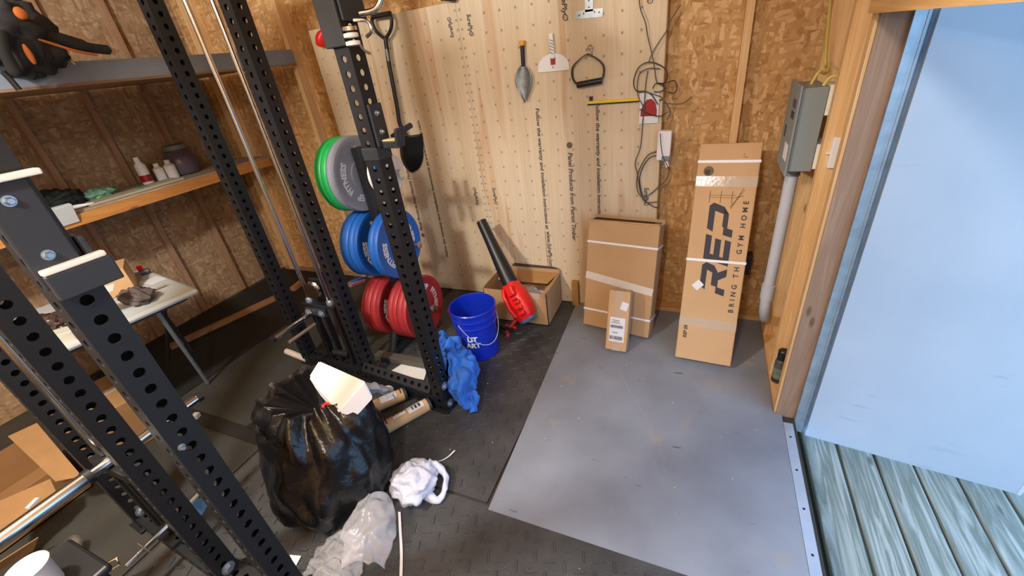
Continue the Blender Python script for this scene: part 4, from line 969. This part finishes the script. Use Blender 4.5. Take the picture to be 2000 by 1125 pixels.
# paper scraps and dowel
mb = MB().prism([(p.x,p.y) for p in (at(758,728,'z',.02),at(828,742,'z',.02),at(834,722,'z',.02),at(815,708,'z',.02),at(793,706,'z',.02))], .003, Matrix.Translation((0,0,.018)))
tag(mb.go('paper_sheet', PAPER), 'folded white paper on the floor inside the rack foot, behind the perforated plate', 'paper')
tag(MB().tube([at(560,686,'z',.03),at(600,702,'z',.03)],.022,16).go('dowel', mat('pale_wood','c9beb2',.7), smooth=True), 'pale round wooden stick end poking out from under the rack', 'stick')
tag(MB().tube([at(610,702,'z',.02),at(628,707,'z',.02)],.008,12).go('dowel', mat('pale_wood2','c9b49a',.7), smooth=True), 'thin pale stick just right of the thicker one under the rack', 'stick')
P = [at(565,1083,'z',.02),at(588,1085,'z',.02),at(577,1106,'z',.02)]
tag(MB().prism([(p.x,p.y) for p in P], .002, Matrix.Translation((0,0,.016))).go('paper_scrap', PAPER), 'small white paper corner beside the near upright under the rubbish bag', 'paper')
tag(MB().box(at(386,990,'z',.012)+Vector((0,0,.0)),(.10,.10,.004),(0,0,.5)).go('paper_scrap', mat('blue_card','4a86d8',.5)), 'bright blue card on the floor seen between the two near uprights', 'card')
tag(MB().box(at(400,1000,'z',.012)+Vector((-.13,.07,.004)),(.02,.13,.008),(0,0,.1)).go('paper_scrap', PAPER), 'thin white strip on the floor just above the blue card', 'strip')
tag(MB().box(at(383,812,'z',.03),(.035,.035,.03),(0,0,.3),bev=.003).go('cork_block', mat('pale_block','b9bdb6',.7)), 'tiny pale block on the floor at the right edge of the near upright', 'block')
# floor debris
random.seed(11); mb = MB()
for _ in range(45):
    x = random.uniform(-1.2,.4); y = random.uniform(.6,2.3); z = .016 if x > -.72 and y > .93 else .014
    s_ = random.uniform(.0012,.0038); mb.box((x,y,z),(s_*2,s_,.0025),(0,0,random.random()*3))
tag(mb.go('floor_debris', mat('pale_debris','c4c0b4',.8)), 'scattered pale crumbs and chips over the mats and grey floor panel', 'debris', kind='stuff')

# ------------------------------------------------------------ left side: batten, table, shelves
a, b_ = at(332,678,'z',.03), at(546,578,'z',.03)
F = frame((a+b_)/2, b_-a, z=(0,0,1)); tag(MB().box((0,0,0),((b_-a).length,.055,.038),M=F,bev=.002).go('batten', wood('brown_batten','a07a55','8d6845',axis='y')), 'loose brown wooden batten lying on the mats along the left wall', 'batten')
tag(MB().box(at(580,558,'z',.03),(.05,.14,.04),(0,0,.2),bev=.002).go('wood_offcut', CARDIN), 'short brown wood offcut on the floor behind the far rack upright', 'offcut')
tag(MB().box((-3.62,.20,.39),(.04,.08,.78)).go('post', PINE) if False else MB().tube([at(150,600,'x',-3.9),at(152,604,'x',-3.9)],.002,4).go('nail', STEEL), 'tiny nail in the left wall above the table', 'nail'); bpy.data.objects.remove(bpy.data.objects['nail'])
tt = thing('folding_table', 'white plastic square folding table with grey steel legs by the left wall', 'table', (-3.25,.85,0))
TOP = mat('white_table_top','bcc6c8',.5,noise_amt=.05)
F = frame((-3.26,.92,.725), (1,-.17,0), z=(0,0,1))
MB().box((0,0,0),(.86,.86,.035),M=F,bev=.015).go('table_top', TOP, tt)
MB().box((0,0,-.03),(.74,.74,.03),M=F).go('apron', BLACK2, tt)
LG = mat('grey_table_leg','7d8a92',.45,.4)
for (x0_,y0_,x1_,y1_,m_) in ((.36,.30,.40,.34,LG),(-.30,.34,-.36,.40,BLACK2),(-.30,-.34,-.36,-.40,LG),(.30,-.34,.36,-.40,LG)):
    a = F @ Vector((x0_,y0_,-.02)); b_ = F @ Vector((x1_,y1_,-.703)); 
    if x0_ == .36: a = at(308,610,'z',.69); b_ = at(406,748,'z',.02)
    MB().tube([a,b_],.0125,12).go('leg', m_, tt, smooth=True)
MB().tube([F @ Vector((.2,.3,-.05)), at(330,700,'z',.1)],.010,10).go('brace', BLACK2, tt, smooth=True)
def on_table(px,py,dz=0): return at(px,py,'z',.7435+dz)
bx = thing('cardboard_box', 'small flat cardboard box with white address label on the folding table', 'box', on_table(205,555))
MB().box(on_table(198,553,.08),(.24,.30,.16),(0,0,-.5),bev=.003).go('carton_body', CARD2, bx); MB().box(on_table(206,558,.162)+Vector((.05,-.06,0)),(.12,.14,.002),(0,0,-.5)).go('address_label', PAPER, bx)
mb = MB(); blob(mb,on_table(266,578,.035),(.13,.07,.04),amp=.25,freq=2.5,seed=5,nseg=36,nring=20,flat=-.034)
tag(mb.go('work_gloves', mat('grey_brown_gloves','5c5250',.8,noise_amt=.5,nscale=15), smooth='soft'), 'pair of grey work gloves lying on the near edge of the folding table', 'gloves')
bt_ = thing('glue_bottle', 'small dark bottle with a red cap at the back of the folding table', 'bottle', on_table(285,530))
MB().tube([on_table(275,533,.02),on_table(292,528,.02)],.02,14).go('bottle_body', mat('dark_bottle','4a3c3a',.5), bt_, smooth=True); MB().tube([on_table(275,527,.03),on_table(271,522,.035)],.016,12).go('cap', REDP, bt_, smooth=True)
MB().prism([(-.07,-.05),(.06,-.045),(.07,.04),(-.06,.05)],.003,Matrix.Translation(on_table(300,548,.001))).go('instruction_paper', PAPER, None)
o = bpy.data.objects['instruction_paper']; tag(o,'crumpled white paper near the far corner of the folding table','paper')
tag(MB().tube([on_table(285,572,.01),on_table(325,556,.01)],.006,8).go('pencil', mat('tan_stick','9c8c70',.6)), 'thin tan stick on the right half of the folding table', 'stick')
# lower shelf
ls = thing('wall_shelf', 'long pine fronted wooden shelf on the left wall holding bottles and papers', 'shelf', (-3.9,1.3,1.15))
stud(MB(),-4.12,-3.60,.2,2.70,1.205,1.222).go('shelf_board', wood('grey_shelf_board','b5a68c','9c8d78',axis='y'), ls)
stud(MB(),-3.615,-3.575,1.12,2.70,1.142,1.210).go('front_rail', SHELFW, ls)
stud(MB(),-3.66,-3.62,.2,1.12,1.142,1.205).go('front_rail', SHELFW, ls)
SZ = 1.2225
def on_shelf(x,y,dz=0): return Vector((x,y,SZ+dz))
def jar(px, py, label):
    t = thing('storage_jar', label, 'jar', on_shelf(px,py)); 
    MB().lathe([(.08,0),(.105,.01),(.115,.06),(.112,.13),(.085,.175),(.07,.19)],seg=36).go('jar_body', mat('purple_glass','5c5266',.25), t, world=False, smooth=True)
    MB().lathe([(.076,.19),(.08,.193),(.08,.225),(.07,.23)],seg=36).go('lid', mat('grey_lid','6e7278',.4), t, world=False, smooth=True); return t
jar(-3.90,2.15,'round purple jar with grey lid at the right end of the pine shelf')
def bottle(px,py,h,r,label,tilt=0,red=False):
    p = on_shelf(px,py); t = thing('plastic_bottle', label, 'bottle', p, (0,tilt,0))
    MB().lathe([(r*.9,0),(r,.006),(r,h*.7),(r*.5,h*.82)],seg=24).go('bottle_body', WHITE, t, world=False, smooth=True)
    MB().lathe([(r*.48,h*.8),(r*.52,h*.82),(r*.5,h)],seg=20).go('cap', WHITE, t, world=False, smooth=True)
    if red: MB().lathe([(r*1.01,h*.1),(r*1.01,h*.35)],seg=24,cap=False).go('label_band', REDD, t, world=False, smooth=True)
bottle(-3.90,1.86,.20,.036,'tall white bottle with a red band, leftmost of the bottles on the pine shelf',0,True)
bottle(-3.88,1.955,.13,.034,'short white bottle in the middle of the bottle group on the pine shelf')
bottle(-3.84,2.02,.14,.038,'white bottle right beside the purple jar on the pine shelf')
tag(MB().box(on_shelf(-3.71,1.66,.008),(.16,.62,.014),(0,0,.03),bev=.002).go('paper_stack', mat('cream_paper','b3a68c',.7)), 'stack of cream papers lying along the pine shelf', 'papers')
tag(MB().box(on_shelf(-3.73,1.72,.0165),(.05,.08,.003),(0,0,.4)).go('green_card', mat('green_card','4d9478',.6)), 'small green card on the cream papers', 'card')
mb = MB(); blob(mb,on_shelf(-3.80,1.28,.062),(.10,.12,.065),amp=.25,freq=3,seed=6)
tag(mb.go('dark_pouch', mat('dark_green_fabric','1c2624',.8),smooth='soft'), 'dark green black pouch slumped on the left part of the pine shelf', 'pouch')
mb = MB(); blob(mb,on_shelf(-3.82,1.50,.036),(.06,.10,.035),amp=.3,freq=4,seed=8)
tag(mb.go('garden_gloves', mat('green_white_cloth','6f9a82',.8,noise_amt=.5,nscale=25),smooth='soft'), 'green and white patterned gloves beside the dark pouch on the pine shelf', 'gloves')
F = frame(at(120,422,'x',-3.56),(0,1,0),z=(.3,0,1)); tag(MB().box((0,0,0),(.135,.03,.12),M=F,bev=.004).go('white_carton', mat('white_carton','c5ced0',.6)), 'small white carton at the left end of the pine shelf rail', 'carton')
tag(MB().tube(smoothpath([on_shelf(-3.66,1.20,.02),on_shelf(-3.66,1.28,.02),on_shelf(-3.64,1.38,.015)],5),[.02,.02,.018,.016,.014,.012,.012,.01,.008,.006,.004][:11],10).go('caulk_tube', WHITE, smooth=True), 'small white nozzle tube lying on the pine shelf above the carton', 'tube')
# upper shelf
us = thing('storage_shelf', 'deep grey fronted upper shelf along the left wall', 'shelf', (-3.5,1.0,1.9))
stud(MB(),-4.12,-2.91,-2.4,2.70,1.895,1.91).go('shelf_board', CEDAR, us)
stud(MB(),-2.92,-2.89,-2.4,2.70,1.893,1.985).go('front_board', GREYPAINT, us)
stud(MB(),-2.925,-2.887,-2.4,2.70,1.880,1.893).go('edge_strip', wood('brown_edge','8a7058','7a604a',axis='y'), us)
bp_ = thing('tool_bag', 'black bag with orange accents and dangling straps on the upper shelf', 'bag', (-2.9,1.15,1.99))
BGM = mat('black_nylon','26292f',.8,noise_amt=.3,nscale=12); ORG = mat('orange_fabric','d07a3a',.7)
mb = MB(); blob(mb, at(20,70,'x',-2.88),(.10,.15,.16),amp=.18,freq=3,seed=9,nseg=44,nring=28,ridg=.15); mb.go('bag_body', BGM, bp_, smooth='soft')
mb = MB(); mb.tube(smoothpath([at(45,95,'x',-2.84),at(90,100,'x',-2.84),at(130,118,'x',-2.85)],6),[.06]*5+[.05]*5+[.035]*3,18); 
for v in mb.bm.verts: v.co += Vector((noise.noise(v.co*20),noise.noise(v.co*22+Vector((4,0,0))),noise.noise(v.co*20)))*.02
mb.go('bag_pocket', BGM, bp_, smooth='soft')
MB().tube(smoothpath([at(60,62,'x',-2.83),at(120,78,'x',-2.83),at(170,92,'x',-2.84),at(215,98,'x',-2.86)],6),[.028]*6+[.03]*6+[.022]*6+[.012],14).go('bag_flap', BGM, bp_, smooth=True)
MB().tube(smoothpath([at(72,76,'x',-2.79),at(110,88,'x',-2.79),at(150,100,'x',-2.79),at(188,107,'x',-2.82)],6),.006,8).go('orange_piping', ORG, bp_, smooth=True)
for px,py,ry,rz in ((40,26,.022,.024),(57,106,.012,.040)):
    mb = MB(); blob(mb, at(px,py,'x',-2.77),(.012,ry,rz),nseg=20,nring=12,amp=.05); mb.go('orange_tab', ORG, bp_, smooth='soft')
MB().tube(smoothpath([at(5,140,'x',-2.80),at(20,155,'x',-2.80),at(38,176,'x',-2.80)],5),.012,8).go('strap', BLKP, bp_, smooth=True)
MB().tube([at(138,120,'x',-2.78),at(147,126,'x',-2.78)],.004,6).go('buckle', CHROME, bp_)
MB().tube(smoothpath([at(0,60,'x',-2.76),at(8,100,'x',-2.76),at(30,140,'x',-2.77)],6),.022,12).go('strap', BGM, bp_, smooth=True)

# ------------------------------------------------------------ lower left: open carton, cup, bottle
cbx = thing('cardboard_carton', 'large open cardboard carton with spread flaps on the floor at the lower left', 'box', (-3.1,.2,.01))
x0,x1,y0,y1,z1 = -3.35,-2.85,-.15,.38,.22
mb = MB(); stud(mb,x0,x1,y0,y0+.005,.01,z1); stud(mb,x0,x1,y1-.005,y1,.01,z1); stud(mb,x0,x0+.005,y0,y1,.01,z1); stud(mb,x1-.005,x1,y0,y1,.01,z1); stud(mb,x0,x1,y0,y1,.01,.016); mb.go('carton_body', mat('brown_carton','8d6b45',.85,noise_amt=.08), cbx)
def quad(par, pts, m, nm='flap', th=.004):
    n_ = (Vector(pts[1])-Vector(pts[0])).cross(Vector(pts[2])-Vector(pts[0])).normalized()*th
    MB().hexa([Vector(p) for p in pts]+[Vector(p)+n_ for p in pts]).go(nm, m, par)
CARD3 = mat('darker_cardboard','96744c',.85,noise_amt=.08)
quad(cbx,[at(15,852,'z',.34),at(72,826,'z',.34),at(160,930,'z',.24),at(108,940,'z',.24)],CARD3)
quad(cbx,[at(0,978,'z',.25),at(98,935,'z',.25),at(112,965,'z',.2),at(0,1060,'z',.2)],CARD3)
quad(cbx,[at(0,1000,'z',.22),at(30,1022,'z',.22),at(12,1048,'z',.22),at(-20,1060,'z',.22)],CARD3)
quad(cbx,[at(0,1098,'z',.12),at(75,1050,'z',.12),at(66,1075,'z',.05),at(0,1115,'z',.05)],CARD3)
MB().box(at(64,983,'z',.25),(.02,.05,.01),(0,0,.5)).go('staple_tape', PAPER, cbx)
c2b = thing('cardboard_carton', 'cardboard carton seen between the two near rack uprights', 'box', (-3.1,.62,.01))
MB().box((-3.12,.62,.16),(.46,.34,.30),(0,0,-.2),bev=.004).go('carton_body', CARD3, c2b)
MB().box((-3.12,.62,.312),(.06,.34,.003),(0,0,-.2)).go('tape', TAPE, c2b)
tag(MB().box(at(196,760,'z',.02),(.02,.3,.02),(0,0,.2)).go('wood_lath', PINEY) if False else MB().tube([at(296,711,'z',.03),at(362,805,'z',.03)],.014,8).go('wood_lath', PINE), 'thin yellow wooden lath on the floor along the near upright by the table leg', 'lath')
cp = thing('plastic_tub', 'white plastic tub at the bottom left corner of the photo', 'tub', at(60,1100,'z',.45))
cp.location = at(52,1112,'z',.62); M = Matrix.Translation(cp.location) @ Euler((.9,.5,.3)).to_matrix().to_4x4()
cp.location = (-1.75,-.02,.0); cp.matrix_world = Matrix.Translation(cp.location)
p = at(60,1118,'z',.60)
st = thing('stool', 'dark low step stool carrying the white tub and clear bottle', 'stool', (p.x,p.y,0))
MB().box((p.x-.02,p.y-.0,.50),(.26,.22,.03),bev=.01).go('seat', BLKP, st)
for dx in (-.12,.08):
    for dy in (-.08,.08): MB().tube([(p.x+dx,p.y+dy,.49),(p.x+dx*1.15,p.y+dy*1.15,.012)],.014,10).go('leg', BLKP, st, smooth=True)
q = (p.x, p.y, .516)
MB().lathe([(.0,0),(.036,0),(.040,.01),(.048,.10),(.052,.105),(.050,.108),(.045,.10),(.036,.012),(0,.012)],q,seg=36,cap=False).go('tub_body', WHITE, cp, smooth=True)
pb = thing('clear_bottle', 'crushed clear plastic bottle with teal cap at the lower left', 'bottle', at(140,1080,'z',.014))
a, b_ = at(120,1100,'z',.06), at(148,1052,'z',.06)
mb = MB().tube([a,a.lerp(b_,.25),a.lerp(b_,.6),b_],[.018,.042,.042,.03],18)
for v in mb.bm.verts: v.co += Vector((noise.noise(v.co*30),noise.noise(v.co*30+Vector((4,0,0))),noise.noise(v.co*30)))*.012
mb.go('bottle_body', glass('clear_bottle_plastic','9a958c',.45,.1), pb, smooth='soft')
MB().tube([at(128,1112,'z',.06),at(152,1112,'z',.06)],.024,16).go('cap', mat('teal_cap','1f7088',.5), pb, smooth=True)
# glossy wrapped items and white carton seen between the uprights
g = thing('wrapped_item', 'clear wrapped parcel with white ends on the table edge, seen between the two near uprights', 'parcel', at(100,650,'z',.75))
mb = MB(); blob(mb, at(96,635,'z',.78),(.12,.09,.05),amp=.25,freq=3,seed=12,ridg=.3); mb.go('wrapping', mat('brown_gloss_film','54443f',.15,noise_amt=.5,nscale=14), g, smooth='soft')
MB().box(at(118,660,'z',.76),(.10,.14,.07),(0,0,-.6),bev=.004).go('white_end', mat('cream_card','c5c7ba',.6), g)
# lamp bodies for the main bulb and the added rear fill
for bx_, by_, bl_ in ((-1.95,-.25,'bare bulb in a white holder on the ceiling above the rack'),(-.35,-.7,'white holder for the added fill light on the ceiling behind the camera')):
    lp = thing('ceiling_bulb', bl_, 'lamp', (bx_,by_,2.53))
    MB().lathe([(.055,.27),(.055,.24),(.03,.22),(.022,.15)],seg=24).go('lamp_holder', WHITE, lp, world=False, smooth=True)

# groups of repeats
for cat_, grp_ in (('mat','rubber mats on the floor'),('bottle','bottles'),('tube','cardboard tubes'),('block','blocks'),('lamp','ceiling bulbs')):
    for o in bpy.data.objects:
        if o.get('category') != cat_ or o.parent: continue
        if cat_ == 'bottle' and o.name.startswith('plastic_bottle'): o['group'] = 'white bottles on the pine shelf'
        elif cat_ == 'tube' and o.name.startswith('cardboard_tube'): o['group'] = 'cardboard tubes behind the rubbish bag'
        elif cat_ == 'mat' and o.name.startswith('rubber_mat'): o['group'] = 'rubber mats on the floor'
        elif cat_ == 'lamp': o['group'] = 'bare bulbs on the ceiling'
        elif cat_ == 'block' and o.name.startswith('mounting_block'): o['group'] = 'white blocks behind the breaker box'
for o in bpy.data.objects:
    if o.name.startswith('plastic_strap'): o['group'] = 'loose white plastic straps on the floor'
